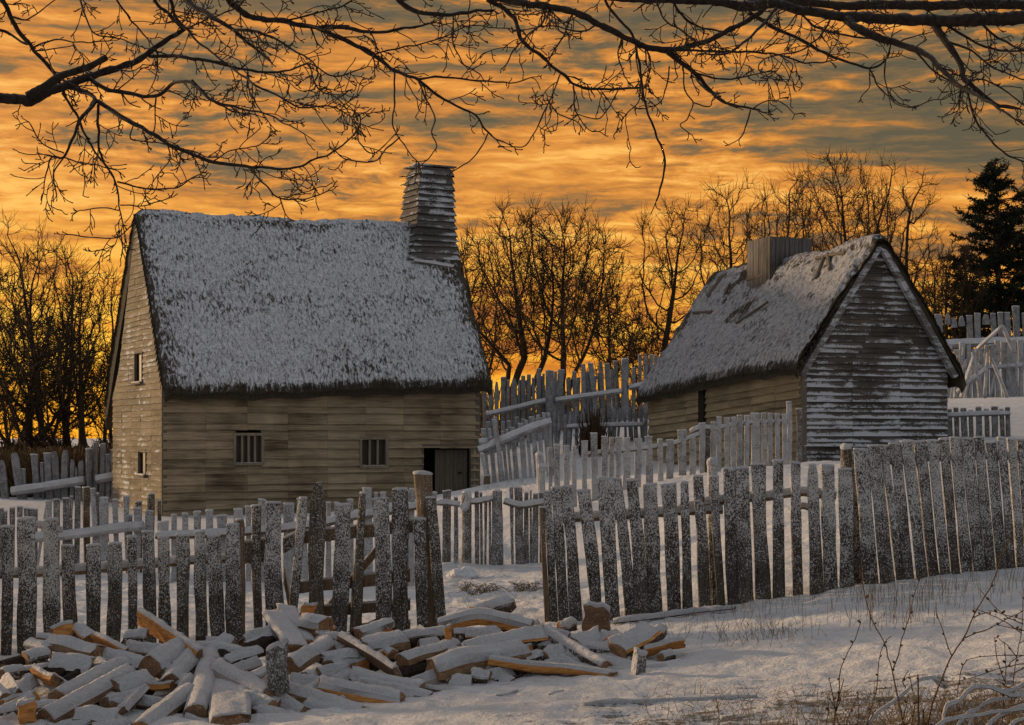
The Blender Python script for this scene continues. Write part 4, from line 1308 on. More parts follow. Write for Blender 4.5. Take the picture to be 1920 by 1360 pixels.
f.rail([c4(855, 925), c4(925, 910), c4(990, 900)], 57.7, .10, 'far', 0.012)
for k in range(22):
    x0 = f.r.uniform(185, 985); (l, t), (rr, _) = c4(x0, 885 - (x0 - 185) * .10 + f.r.uniform(5, 45)), c4(x0 + f.r.uniform(14, 24), 0); d = f.r.uniform(-6, 6)
    f.picket(l, rr, t, l + d, rr + d, t + 70, Y=58.15, mat='far', rows=6, cap=0, thick=.1)
x = 180
while x < 480:
    (l, t), (rr, _) = c4(x, 1075 + f.r.uniform(-12, 12)), c4(x + 20, 0)
    f.picket(l, rr, t, Y=56.5, mat='far', rows=4, cap=.02, thick=.1); x += f.r.uniform(24, 40)

# ---- back palisade on the far left
f = Fence('palisade', 'ragged palisade at the far left, left of the big house', 'fence', 110, 50)
for (x0, x1, yt, ex) in [(-60, -20, 90, 10), (-10, 25, 110, 20), (50, 90, 75, 30), (100, 122, 150, 10), (145, 178, 82, 12), (190, 206, 120, 8), (205, 240, 76, 12), (241, 272, 66, 16), (290, 322, 62, 0), (330, 352, 105, 0), (355, 366, 140, 0), (370, 396, 110, -6), (440, 460, 26, 0), (474, 500, 32, -6), (500, 521, 80, 0), (522, 545, 60, 0)]:
    (l, t), (rr, _) = c6(x0, yt), c6(x1, yt); d = ex / 2.5186
    f.picket(l, rr, t, l + d, rr + d, t + 80, Y=50, mat='far', rows=7, cap=.02, thick=.1, top='point' if f.r.random() < .5 else 'flat')
(l, t), (rr, _) = c6(404, 56), c6(441, 56)
f.picket(l, rr, t, Y=49.8, mat='far', rows=7, cap=.03, thick=.3, kind='round', name='post')
f.rail([c6(55, 255), c6(200, 235), c6(400, 205)], 49.7, .14, 'pale', .015)
f.rail([c6(455, 200), c6(540, 184)], 49.7, .14, 'pale', .015)

# ---- the fences on the hill at the right
f = Fence('palisade', 'dark palisade along the top of the hill at the far right', 'fence', 1840, 72)
x = 1735
while x < 1960:
    w_ = f.r.uniform(9, 15); t = 604 - (x - 1735) * .11 + f.r.uniform(-12, 8)
    f.picket(x, x + w_, t, x + 2, x + w_ + 2, t + 50, Y=72, mat='far', rows=5, cap=.03, thick=.15, top='point' if f.r.random() < .3 else 'flat'); x += w_ + f.r.uniform(1.5, 6)
f.rail([(1735, 648), (1790, 645), (1860, 642), (1960, 640)], 71.7, .2, 'far', .03)
f = Fence('picket_fence', 'pale even picket fence on the hillside behind the cottage, far right', 'fence', 1850, 57)
x = 1752
while x < 1950:
    w_ = f.r.uniform(8, 12); t = 652 + f.r.uniform(-10, 8) - (x - 1752) * .05
    f.picket(x, x + w_, t, Y=57, mat='pale', rows=5, cap=.02, thick=.1); x += w_ + f.r.uniform(.6, 3)
for k in range(16):
    x0 = f.r.uniform(1775, 1925); d = f.r.uniform(-22, 22)
    f.picket(x0, x0 + 5, 655 + f.r.uniform(-8, 30), x0 + d, x0 + d + 5, 742, Y=56.4, mat='pale', rows=5, cap=0, thick=.08, kind='round', name='stake')
f.rail([(1752, 692), (1850, 690), (1950, 684)], 56.8, .06, 'pale', .05)
f = Fence('picket_fence', 'short frosted fence beside the cottage gable, at the foot of the hill', 'fence', 1835, 43)
for (x0, x1, yt) in [(1774, 1784, 768), (1788, 1797, 765), (1801, 1812, 766), (1816, 1824, 770), (1829, 1840, 764), (1845, 1854, 768), (1858, 1870, 763), (1874, 1882, 768), (1884, 1893, 764)]:
    f.picket(x0, x1, yt, x0 + 2, x1 + 2, yt + 60, Y=43, mat='mid', rows=6, cap=.02, thick=.08)
f.rail([(1772, 780), (1830, 778), (1894, 776)], 42.9, .05, 'mid', .05)


# leaning bean poles in front of the hill fence
tl_ = 'bean_pole'
for i, (x0, y0, x1, y1, lb) in enumerate([(1832, 655, 1880, 612, 'snowy pole leaning up to the right to form the peaked tripod by the hill fence'), (1902, 662, 1880, 612, 'snowy pole leaning up to the left to form the peaked tripod by the hill fence'), (1802, 745, 1826, 668, 'thin pole leaning right, nearest the cottage eave on the hill'),
                                          (1838, 745, 1824, 660, 'thin pole leaning left, beside the cottage eave on the hill'), (1858, 672, 1890, 750, 'long pole slanting down to the right across the pale hill fence'), (1795, 735, 1850, 690, 'pole lying at a low slant near the cottage eave on the hill'), (1846, 750, 1852, 662, 'upright thin pole in the middle of the hillside pole group')]):
    pts = [P(x0, y0, 54.), P((x0 + x1) / 2, (y0 + y1) / 2 - 2, 54.), P(x1, y1, 54.)]
    if i < 2: pts = [P(x0, y0, 55.4), P((x0 + x1) / 2, (y0 + y1) / 2, 55.2), P(x1, y1, 55)]
    mb = MB(); V, N = tube(mb, catmull(pts, .3), .06, 7, jit=.2, seed=i)
    o = mb.build('bean_pole', M['pale'], smooth=True)
    tag(o, lb, 'pole', 'leaning poles on the hillside')
    s = MB(); snow_on(s, V, N, .025); s.build('snow_layer', M['snow'], None if s.n == 0 else o, smooth=True)
# ================================================================== firewood
def pileY(px, py):
    k = .0138 + (.0115 - .0138) * min(1, max(0, px / 1000))
    return 15.0 - (py - 1145) * k


SECT = {
    'w': [(-1, -.55), (-.5, -.85), (.05, -.95), (.6, -.8), (1, -.5), (.75, -.05), (.5, .35), (.22, .75), (0, .98), (-.25, .72), (-.5, .36), (-.78, -.1)],
    'r': [(math.cos(a), math.sin(a)) for a in np.arange(12) * math.pi / 6],
    's': [(-1, -.30), (-.5, -.36), (0, -.34), (.5, -.37), (1, -.30), (1.04, 0), (1, .32), (.5, .35), (0, .38), (-.5, .34), (-1, .31), (-1.03, 0)],
    'h': [(-1, -.45), (-.5, -.52), (0, -.5), (.5, -.53), (1, -.45), (.97, .05), (.75, .45), (.4, .72), (0, .82), (-.4, .72), (-.75, .45), (-.97, .05)],
}


def make_log(pts, Ys, t, typ, label, seed, roll=0.0, fresh=False, snow=.009, group='split firewood in the heap', taper=0.0, name='split_log', dark=False, rime=False, cat='firewood'):
    """pts photo points of the log's axis (ends first/last), t its thickness in photo pixels"""
    r = random.Random(seed)
    n = 12
    C = np.array([P(x, y, Y) for (x, y), Y in zip(pts, Ys)])
    u = np.linspace(0, len(C) - 1, n)
    C = np.stack([np.interp(u, np.arange(len(C)), C[:, k]) for k in range(3)], 1)
    if len(pts) > 2:
        C[1:-1] = (C[:-2] + C[1:-1] * 2 + C[2:]) / 4
    ax = unit(C[-1] - C[0])
    t = t * {'h': 1.30, 's': 1.22, 'w': 1.14, 'r': 1.06}[typ]
    rad = t / 2 / F * np.mean(Ys)
    up = np.array([0, 0, 1.0])
    vertical = abs(ax[2]) > .72
    ref = np.array([0, -1.0, 0]) if vertical else up
    side = unit(np.cross(ax, ref)); top = unit(np.cross(side, ax))
    cr, sr = math.cos(roll), math.sin(roll)
    A, B = side * cr + top * sr, top * cr - side * sr
    sec = np.array(SECT[typ]); m = len(sec)
    uu = np.linspace(0, 1, n)
    k = 1 - taper * uu
    k = k * (1 + .05 * vnoise(uu * 4, seed * .71, 0, 2))
    wob = rad * .13 * np.stack([vnoise(uu * 3, seed * .3, 1, 5), vnoise(uu * 3, seed * .3, 7, 6)], 1)
    e = 1 + .12 * vnoise(np.arange(m)[None] * 1.3 + 0 * uu[:, None], uu[:, None] * 2.5 + seed, 0, 9) + .10 * vnoise(np.arange(m)[None] * 2.3, seed * 1.7 + 0 * uu[:, None], 3, 19)
    V = C[:, None] + (A * 1.0)[None, None] * (sec[None, :, :1] * (rad * k)[:, None, None] * e[..., None]) + B[None, None] * (sec[None, :, 1:] * (rad * k)[:, None, None] * e[..., None])
    V += (wob[:, :1] * side + wob[:, 1:] * top)[:, None]
    # ragged sawn ends
    for idx, s in ((0, -1), (n - 1, 1)):
        V[idx] += ax * s * rad * (.40 * vnoise(np.arange(m) * .9, seed * 2.1 + idx, 0, 4)[:, None] + r.uniform(-.35, .35) * sec[:, :1])
    # normals from the section polygon
    d = np.roll(sec, -1, 0) - np.roll(sec, 1, 0)
    nn = unit(np.stack([d[:, 1], -d[:, 0]], 1))
    N = np.broadcast_to((nn[:, :1] * A + nn[:, 1:] * B)[None], V.shape)
    mb = MB()
    q = grid_quads(n, m)
    j = np.tile(np.arange(m), n - 1)
    if typ == 'w': mats = np.where(j < 4, 1, 0)
    elif typ == 'r': mats = np.ones(len(j), int)
    elif typ == 'h': mats = np.where((j >= 5) & (j <= 10), 1, 0)
    else: mats = np.zeros(len(j), int)
    mb.add(V.reshape(-1, 3), q, mat=mats, ngons=[(list(range(m))[::-1], 2), ([(n - 1) * m + i for i in range(m)], 2)])
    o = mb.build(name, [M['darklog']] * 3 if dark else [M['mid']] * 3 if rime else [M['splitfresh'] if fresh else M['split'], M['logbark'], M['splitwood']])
    tag(o, label, cat, group)
    if snow:
        s = MB()
        if vertical:
            ring = V[0] if C[0][2] > C[-1][2] else V[-1]
            upv = ax if ax[2] > 0 else -ax
            c = ring.mean(0); dd = unit(ring - c); h = snow * 1.5
            R = np.array([ring + dd * .003 - upv * .01, ring + dd * .006 + up * h * .5, c + (ring - c) * .75 + up * h, c + (ring - c) * .3 + up * h * 1.1])
            s.add(R.reshape(-1, 3), grid_quads(4, m), ngons=[([3 * m + i for i in range(m)], 0)])
            if not fresh: snow_on(s, V[1:-1], N[1:-1], snow * .5, lo=.0, hi=.5, seed=seed)
        else:
            # finer rings for a soft lying layer
            f = 3; nn2 = (n - 1) * f + 1
            ui = np.linspace(0, n - 1, nn2); i0 = np.minimum(ui.astype(int), n - 2); w = (ui - i0)[:, None, None]
            Vf = V[i0] * (1 - w) + V[i0 + 1] * w
            Vf = np.stack([Vf, (Vf + np.roll(Vf, -1, 1)) / 2], 2).reshape(nn2, -1, 3)
            Nf = np.repeat(N[:1], nn2, 0); Nf = np.stack([Nf, unit(Nf + np.roll(Nf, -1, 1))], 2).reshape(nn2, -1, 3)
            snow_on(s, Vf, Nf, snow, lo=.66 if fresh else .42, hi=.93 if fresh else .80, seed=seed, rough=.7)
        if s.n: s.build('snow_layer', M['snow'], o, smooth=True)
    return o


def L6(x1, y1, x2, y2, t, typ, label, roll=0.0, dy=0.0, d1=0.0, d2=0.0, conv=c6, sc=2.5186, mid=None, up=False, **kw):
    a, b = conv(x1, y1), conv(x2, y2)
    pts = [a, b] if mid is None else [a, conv(*mid), b]
    Ys = [pileY(*p) + dy for p in pts]
    if up: Ys = [max(0, 0) + Ys[int(np.argmax([q[1] for q in pts]))]] * len(Ys)
    Ys[0] += d1; Ys[-1] += d2
    make_log(pts, Ys, t / sc, typ, label, hash_str(label) % 997, roll, **kw)


def L7(*a, **kw): L6(*a, conv=c7, sc=2.518, **kw)


H_ = 1.57
# --- left end of the heap
L6(665, 850, 955, 1045, 78, 's', 'bright orange split slab propped up at the top of the left heap', 1.15, -.1, fresh=True, snow=.02)
L6(245, 935, 345, 905, 72, 'w', 'snow heaped wedge at the top left of the heap, right under the widest left picket', fresh=True)
L6(360, 900, 432, 950, 60, 'w', 'short chunk with a small orange end, just right of the top left wedge', .5, fresh=True)
L6(140, 975, 235, 1012, 62, 'r', 'round snowy billet at the upper left edge of the heap')
L6(188, 940, 300, 958, 48, 's', 'thin snowy slat at the top left, above the long tan log')
L6(240, 975, 480, 1030, 88, 'h', 'long tan log lying across the upper left of the heap', 0.2, -.05)
L6(470, 1020, 705, 1085, 62, 'w', 'snowy log continuing right from the long tan log', .3)
L6(448, 945, 615, 1030, 62, 's', 'split log with an orange cut end, pointing up left in the upper left heap', .9, -.02, fresh=True)
L6(590, 950, 705, 945, 70, 'r', 'plump snow covered round under the foot of the orange slab')
L6(600, 990, 765, 1015, 60, 'w', 'shadowed log below the orange slab')
L6(120, 1055, 220, 1035, 80, 'r', 'short round end at the left side of the heap, below the upper left billet')
L6(245, 1070, 430, 1085, 92, 'w', 'broad snowy wedge below the long tan log', .2)
L6(180, 1115, 280, 1165, 92, 's', 'short block with an orange sawn face in the left heap', .7, -.08, fresh=True)
L6(0, 1125, 95, 1105, 62, 'r', 'snowy round touching the left edge of the photo')
L6(60, 1110, 235, 1075, 42, 's', 'thin stick lying over the snowy rounds at the left edge')
L6(30, 1140, 85, 1215, 62, 'w', 'left one of two short pieces making a V at the left edge')
L6(75, 1210, 165, 1150, 62, 'w', 'right one of two short pieces making a V at the left edge')
L6(275, 1225, 590, 1065, 76, 'h', 'upper one of two long parallel logs slanting up right in the lower left', .1)
L6(205, 1335, 610, 1110, 84, 'h', 'lower one of two long parallel logs slanting up right in the lower left', .0, -.12)
L6(545, 1195, 705, 1140, 84, 'w', 'snowy wedge at the upper end of the two long parallel logs', .3, -.1)
L6(720, 1095, 850, 1000, 120, 'h', 'big snow capped split block in the middle of the left heap', .1, -.05)
L6(800, 1165, 925, 1020, 90, 'h', 'second big split block leaning on the right side of the snow capped block', -.2)
L6(690, 1180, 800, 1175, 74, 's', 'short flat block below the big snow capped block', .2, -.1, fresh=True)
L6(800, 1260, 905, 1145, 70, 'w', 'log pointing up right below the two big blocks', 0, -.06)
L6(925, 1305, 1005, 1000, 85, 'h', 'dark steep log standing almost upright in the middle of the left heap', .2, -.18, d2=.45)
L6(665, 1385, 890, 1200, 84, 'h', 'long log slanting up right at the bottom of the left heap', .1, -.1)
L6(1050, 1150, 1090, 1345, 145, 's', 'broad flat snowy slab facing the viewer, right of the steep dark log', 0, -.28, d1=.35, d2=-.1, snow=.012)
L6(1030, 1095, 1270, 1225, 80, 'h', 'log with snowy back sloping down right above the broad flat slab', .2, -.15)
L6(1160, 1140, 1430, 1300, 66, 'w', 'thin long log sloping down right beside the broad flat slab')
L6(1310, 985, 1312, 1200, 82, 's', 'pale frosted board standing upright in the heap', 0, -.25, up=True, rime=True, snow=.02)
L6(1295, 835, 1400, 1000, 92, 's', 'left one of a pair of snowy slabs leaning against the gate pickets', .2, -.1, d1=.1)
L6(1350, 808, 1440, 975, 80, 's', 'right one of a pair of snowy slabs leaning against the gate pickets', .2, .1, d1=.1)
L6(1462, 790, 1440, 850, 46, 's', 'small orange chip poking up before the gate', .2, .3, up=True, fresh=True, snow=.008)
L6(1425, 880, 1535, 905, 92, 'w', 'reddish triangular chunk before the gate, right of the leaning pair', 2.6, .0, fresh=True)
L6(1370, 1085, 1550, 975, 84, 'h', 'snowy log slanting up right beside the standing frosted board', .1, -.1)
L6(1200, 1135, 1360, 1050, 44, 's', 'thin stick slanting up right to the foot of the standing board')
L6(1085, 1110, 1215, 1060, 46, 'w', 'small tan billet above the sloping snowy log')
L6(935, 1010, 1185, 1035, 86, 'r', 'log buried under a smooth cushion of snow at the top of the left heap', 0, .15)
L6(1065, 1060, 1225, 1015, 52, 'w', 'snowy billet leaning on the snow cushioned log', .4, .05)
L6(495, 1260, 610, 1230, 60, 'r', 'short snowy round between the lower parallel log and the bottom slanting log')
L6(560, 1300, 655, 1200, 78, 's', 'angled block standing on edge near the bottom of the left heap', .6, -.1)
L6(370, 1325, 545, 1330, 100, 'h', 'thick snowy billet at the bottom edge of the left heap', 0, -.1)
L6(118, 1350, 115, 1245, 82, 'w', 'upright chunk with a tan face at the bottom left corner', .4, -.1, up=True, fresh=True)
L6(150, 1285, 300, 1275, 60, 'r', 'round log lying behind the upright bottom left chunk')
L6(-10, 1310, 75, 1290, 62, 'r', 'snowy round at the bottom left edge of the photo')
L6(-20, 1370, 60, 1335, 56, 'w', 'piece cut by the bottom left corner of the photo')
L6(655, 1245, 830, 1275, 56, 'w', 'thin snowy log crossing below the short flat block')
L6(1150, 1245, 1290, 1290, 92, 'w', 'wide wedge right of the broad flat slab', .3, -.1)
L6(1195, 1335, 1345, 1325, 96, 'h', 'thick chunk at the bottom of the heap, right of the broad flat slab')
L6(-40, 1190, 30, 1240, 70, 'r', 'dark round half out of the photo at the left edge')
L6(1000, 1330, 1180, 1365, 80, 'h', 'low log at the bottom of the heap below the broad flat slab', 0, .05)
L6(1350, 1195, 1720, 1310, 78, 'h', 'long log running down right at the lower front of the heap', .1, -.05)
L6(1380, 1150, 1560, 1175, 60, 'w', 'dark log behind the long lower front log')
L6(1535, 960, 1650, 965, 70, 'r', 'snowy billet under the reddish triangular chunk')
L6(1520, 1050, 1690, 1035, 72, 'h', 'log with a dark end under the grey slanting plank')
L6(1500, 1125, 1640, 1100, 70, 'w', 'wedge lying between the standing board and the grey slanting plank')
L6(-60, 1395, 120, 1420, 90, 'h', 'log lying along the very bottom edge at the left corner')
L6(230, 1400, 420, 1385, 80, 'w', 'wedge cut by the bottom edge left of the thick bottom billet')
L6(430, 1400, 600, 1375, 84, 'h', 'billet cut by the bottom edge right of the thick bottom billet')
L6(880, 1345, 1010, 1390, 74, 'w', 'wedge cut by the bottom edge under the steep dark log')
# --- right stretch of the heap
L7(105, 955, 372, 1115, 62, 's', 'grey plank slanting down right across the heap in front of the gate', 1.0, -.15, snow=.016)
L7(180, 945, 325, 895, 72, 'w', 'snowy log with an orange underside at the top of the heap below the gate', 2.7, .05, fresh=True)
L7(215, 1000, 385, 960, 100, 'h', 'thick log with a dark reddish end, right of the grey plank', 0, .0)
L7(390, 950, 600, 930, 62, 'r', 'long snowy log just left of the arched log')
L7(0, 1055, 150, 1020, 62, 's', 'snowy slat behind the top of the grey plank')
L7(380, 1060, 622, 985, 74, 'h', 'snowy tan log slanting up right in the middle of the heap', .2, -.05)
L7(470, 990, 560, 972, 56, 'w', 'small snowy wedge on top of the slanting tan log')
L7(525, 1100, 955, 1010, 108, 'h', 'big tan log lying across the middle of the heap', 0, -.1)
L7(690, 1000, 1060, 935, 66, 'w', 'long log rising right to a thick reddish end', .3, -.08, taper=-.5, fresh=True)
L7(560, 900, 1010, 905, 84, 'h', 'long arched log with an orange underside along the top of the heap', 0, .0, mid=(770, 852), fresh=True)
L7(725, 835, 890, 785, 84, 'r', 'snow covered log end sticking up behind the arched log', 0, .35)
L7(690, 930, 850, 945, 46, 'w', 'thin log in the shadow below the arched log')
L7(600, 890, 610, 965, 26, 's', 'thin reddish splinter standing at the left end of the arched log', 0, -.2, up=True, fresh=True, snow=.006)
L7(800, 1055, 1385, 1130, 92, 's', 'longest flat log at the front with an orange lower edge', .1, -.2, fresh=True, snow=.012)
L7(1060, 915, 1350, 1095, 58, 'r', 'slim pole sloping down right from the thick reddish end', 0, -.12)
L7(1160, 1025, 1500, 1105, 66, 'w', 'snowy log running right behind the slim sloping pole', .3)
L7(1395, 1020, 1560, 930, 112, 'w', 'thick reddish split block near the right end of the heap', .5, -.05, fresh=True)
L7(1525, 1015, 1718, 970, 50, 's', 'orange board sticking out at the right end of the heap', .8, -.05, fresh=True, snow=.012)
L7(1495, 1145, 1510, 1015, 62, 'w', 'small frosted billet standing on end near the right end of the heap', .3, -.15, up=True, rime=True)
L7(1545, 1112, 1645, 1098, 54, 'r', 'short round lying right of the small standing billet')
L7(1600, 1090, 1772, 1080, 46, 's', 'thin snowy board lying lowest at the far right end of the heap', .1)
L7(1235, 1005, 1400, 1020, 66, 'r', 'snowy log under the thick reddish block')
L7(1200, 985, 1325, 940, 74, 'w', 'wedge with a tan face left of the thick reddish block', .4, fresh=True)
L7(1305, 925, 1302, 800, 98, 'h', 'reddish stump piece standing upright above the right end of the heap', 3.14, .15, up=True, snow=.022)
L7(1258, 915, 1290, 800, 36, 's', 'leaning orange splint at the left side of the standing stump piece', .2, .12, up=True, fresh=True, snow=.02)
L7(1130, 905, 1200, 885, 60, 'r', 'small snow capped lump left of the standing stump piece', 0, .15)
L7(1085, 925, 1180, 955, 50, 'w', 'small snowy billet beside the top of the slim sloping pole', 0, .05)
L7(1330, 945, 1420, 960, 60, 'r', 'snowy round at the foot of the standing stump piece')
L7(1560, 955, 1608, 915, 66, 'r', 'snow capped round behind the orange board at the right end')
L7(1065, 1040, 1150, 1015, 82, 'w', 'snowy triangular chunk under the slim sloping pole', .4)
L7(970, 1050, 1045, 1030, 56, 'w', 'dark red chunk in the shadow below the long rising log', .6)
L7(610, 1165, 720, 1175, 84, 'w', 'shadowed wedge under the big tan log', .2, .05)
L7(715, 1125, 800, 1140, 66, 'r', 'rounded snowy chunk in front of the big tan log', 0, -.1)
L7(800, 1130, 905, 1115, 54, 'w', 'snowy chunk wedged under the longest flat log')
L7(820, 1185, 1060, 1165, 36, 's', 'thin flat slat lying on the snow before the longest flat log', .1, -.02)
L7(1065, 1165, 1195, 1145, 42, 's', 'short flat slat lying on the snow below the longest flat log', .1)
L7(150, 1135, 480, 1195, 86, 'w', 'dark log in the shadow right of the grey plank foot', .2)
L7(0, 1175, 385, 1245, 76, 'h', 'front log with an orange underside, lying lowest below the grey plank', 0, -.1, fresh=True, snow=.012)
L7(180, 1165, 525, 1235, 56, 'r', 'long snowy pole just above the lowest front log')
L7(480, 1180, 705, 1208, 46, 's', 'snowy slat reaching right from the long snowy pole', .1)
L7(-60, 1265, 150, 1310, 74, 'h', 'snow drifted log at the very front of the heap, left of the lowest front log')
L7(1605, 1045, 1662, 1030, 52, 'r', 'short round tucked under the orange board at the right end')
L7(-10, 950, 40, 900, 56, 'w', 'reddish billet end behind the gate side of the heap', .4, .1, fresh=True)
L7(855, 870, 985, 885, 46, 'r', 'snowy stick reaching right behind the arched log', 0, .2)
L7(520, 955, 470, 905, 46, 'w', 'small billet leaning before the gatepost foot', 0, .25)

# pieces half buried under the others: nothing tells them apart
rb = random.Random(99)
for i in range(64):
    x = rb.uniform(10, 1180); y0 = 1165 + .02 * (600 - x) if x > 300 else 1215
    y1 = 1345 if x < 560 else 1345 - (x - 560) * .10
    y = rb.uniform(y0 + 22, max(y0 + 40, y1 - 16)); a = rb.uniform(-.7, .7); l = rb.uniform(50, 85)
    pts = [(x - l * math.cos(a) / 2, y - l * math.sin(a) / 2), (x + l * math.cos(a) / 2, y + l * math.sin(a) / 2)]
    if pts[1][0] > 1240 or pts[0][0] < -60: continue
    vis = i % 3 != 0
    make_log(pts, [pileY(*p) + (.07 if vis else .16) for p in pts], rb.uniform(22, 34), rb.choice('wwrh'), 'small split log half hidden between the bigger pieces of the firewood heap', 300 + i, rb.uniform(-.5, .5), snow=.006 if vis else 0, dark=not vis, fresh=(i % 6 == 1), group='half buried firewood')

# filler mound under the pieces, coloured near black to paint shade into the gaps
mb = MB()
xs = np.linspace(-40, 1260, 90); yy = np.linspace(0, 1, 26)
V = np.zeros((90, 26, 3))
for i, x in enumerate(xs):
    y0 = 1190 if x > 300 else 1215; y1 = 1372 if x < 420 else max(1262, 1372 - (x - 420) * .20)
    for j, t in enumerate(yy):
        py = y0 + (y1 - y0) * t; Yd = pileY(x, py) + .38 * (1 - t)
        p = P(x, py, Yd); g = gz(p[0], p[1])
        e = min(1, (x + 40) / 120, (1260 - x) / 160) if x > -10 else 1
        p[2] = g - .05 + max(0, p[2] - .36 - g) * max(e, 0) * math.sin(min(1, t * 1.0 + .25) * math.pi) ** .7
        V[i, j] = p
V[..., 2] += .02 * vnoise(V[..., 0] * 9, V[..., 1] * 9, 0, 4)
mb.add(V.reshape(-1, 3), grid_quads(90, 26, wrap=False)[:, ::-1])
tag(mb.build('gap_shade_mound', m_frost_wood('painted_gap_shade', (.010, .007, .005, 1), (.03, .02, .014, 1), (.2, .2, .2, 1), -.1, 30, 0), smooth=True), kind='stuff')


# ---- long snowy sticks lying on the ground
def ground_stick(pts, r0, label, seed, name='fallen_branch', snow=.016, cat='fallen branch', mat='bark', lift=0.0):
    W = []
    for (px, py) in pts:
        # meet the ground under this photo point
        Yd = 12.0
        for _ in range(40):
            g = gz((px - CX) / F * Yd, Yd); Yn = (CZ - g) * F / (py - HZ); Yd = .5 * Yd + .5 * Yn
        W.append([(px - CX) / F * Yd, Yd, gz((px - CX) / F * Yd, Yd) + r0 * .15 + lift])
    W = catmull(np.array(W), .08)
    mb = MB(); V, N = tube(mb, W, r0 * np.linspace(1, .7, len(W)), 9, jit=.25, seed=seed)
    o = tag(mb.build(name, M[mat], smooth=True), label, cat)
    s = MB(); snow_on(s, V, N, snow, lo=-.2, hi=.5, seed=seed, rough=.5); s.build('snow_layer', M['snow'], o, smooth=True)


ground_stick([(1150, 1172), (1230, 1163), (1310, 1153), (1378, 1146)], .026, 'long snow covered pole lying at the foot of the right fence', 1, 'fallen_pole', .022, 'pole', 'logbark', .03)
ground_stick([(1096, 1322), (1190, 1318), (1300, 1315), (1420, 1308)], .015, 'thin snowy branch lying on the open snow at the bottom centre', 2)
ground_stick([(932, 1305), (952, 1302), (970, 1296)], .010, 'short dark twig lying on the snow below the heap', 3, 'fallen_twig', .004, 'twig')
ground_stick([(1030, 1303), (1045, 1298), (1056, 1296)], .008, 'tiny dark twig on the snow right of the short one', 4, 'fallen_twig', .003, 'twig')
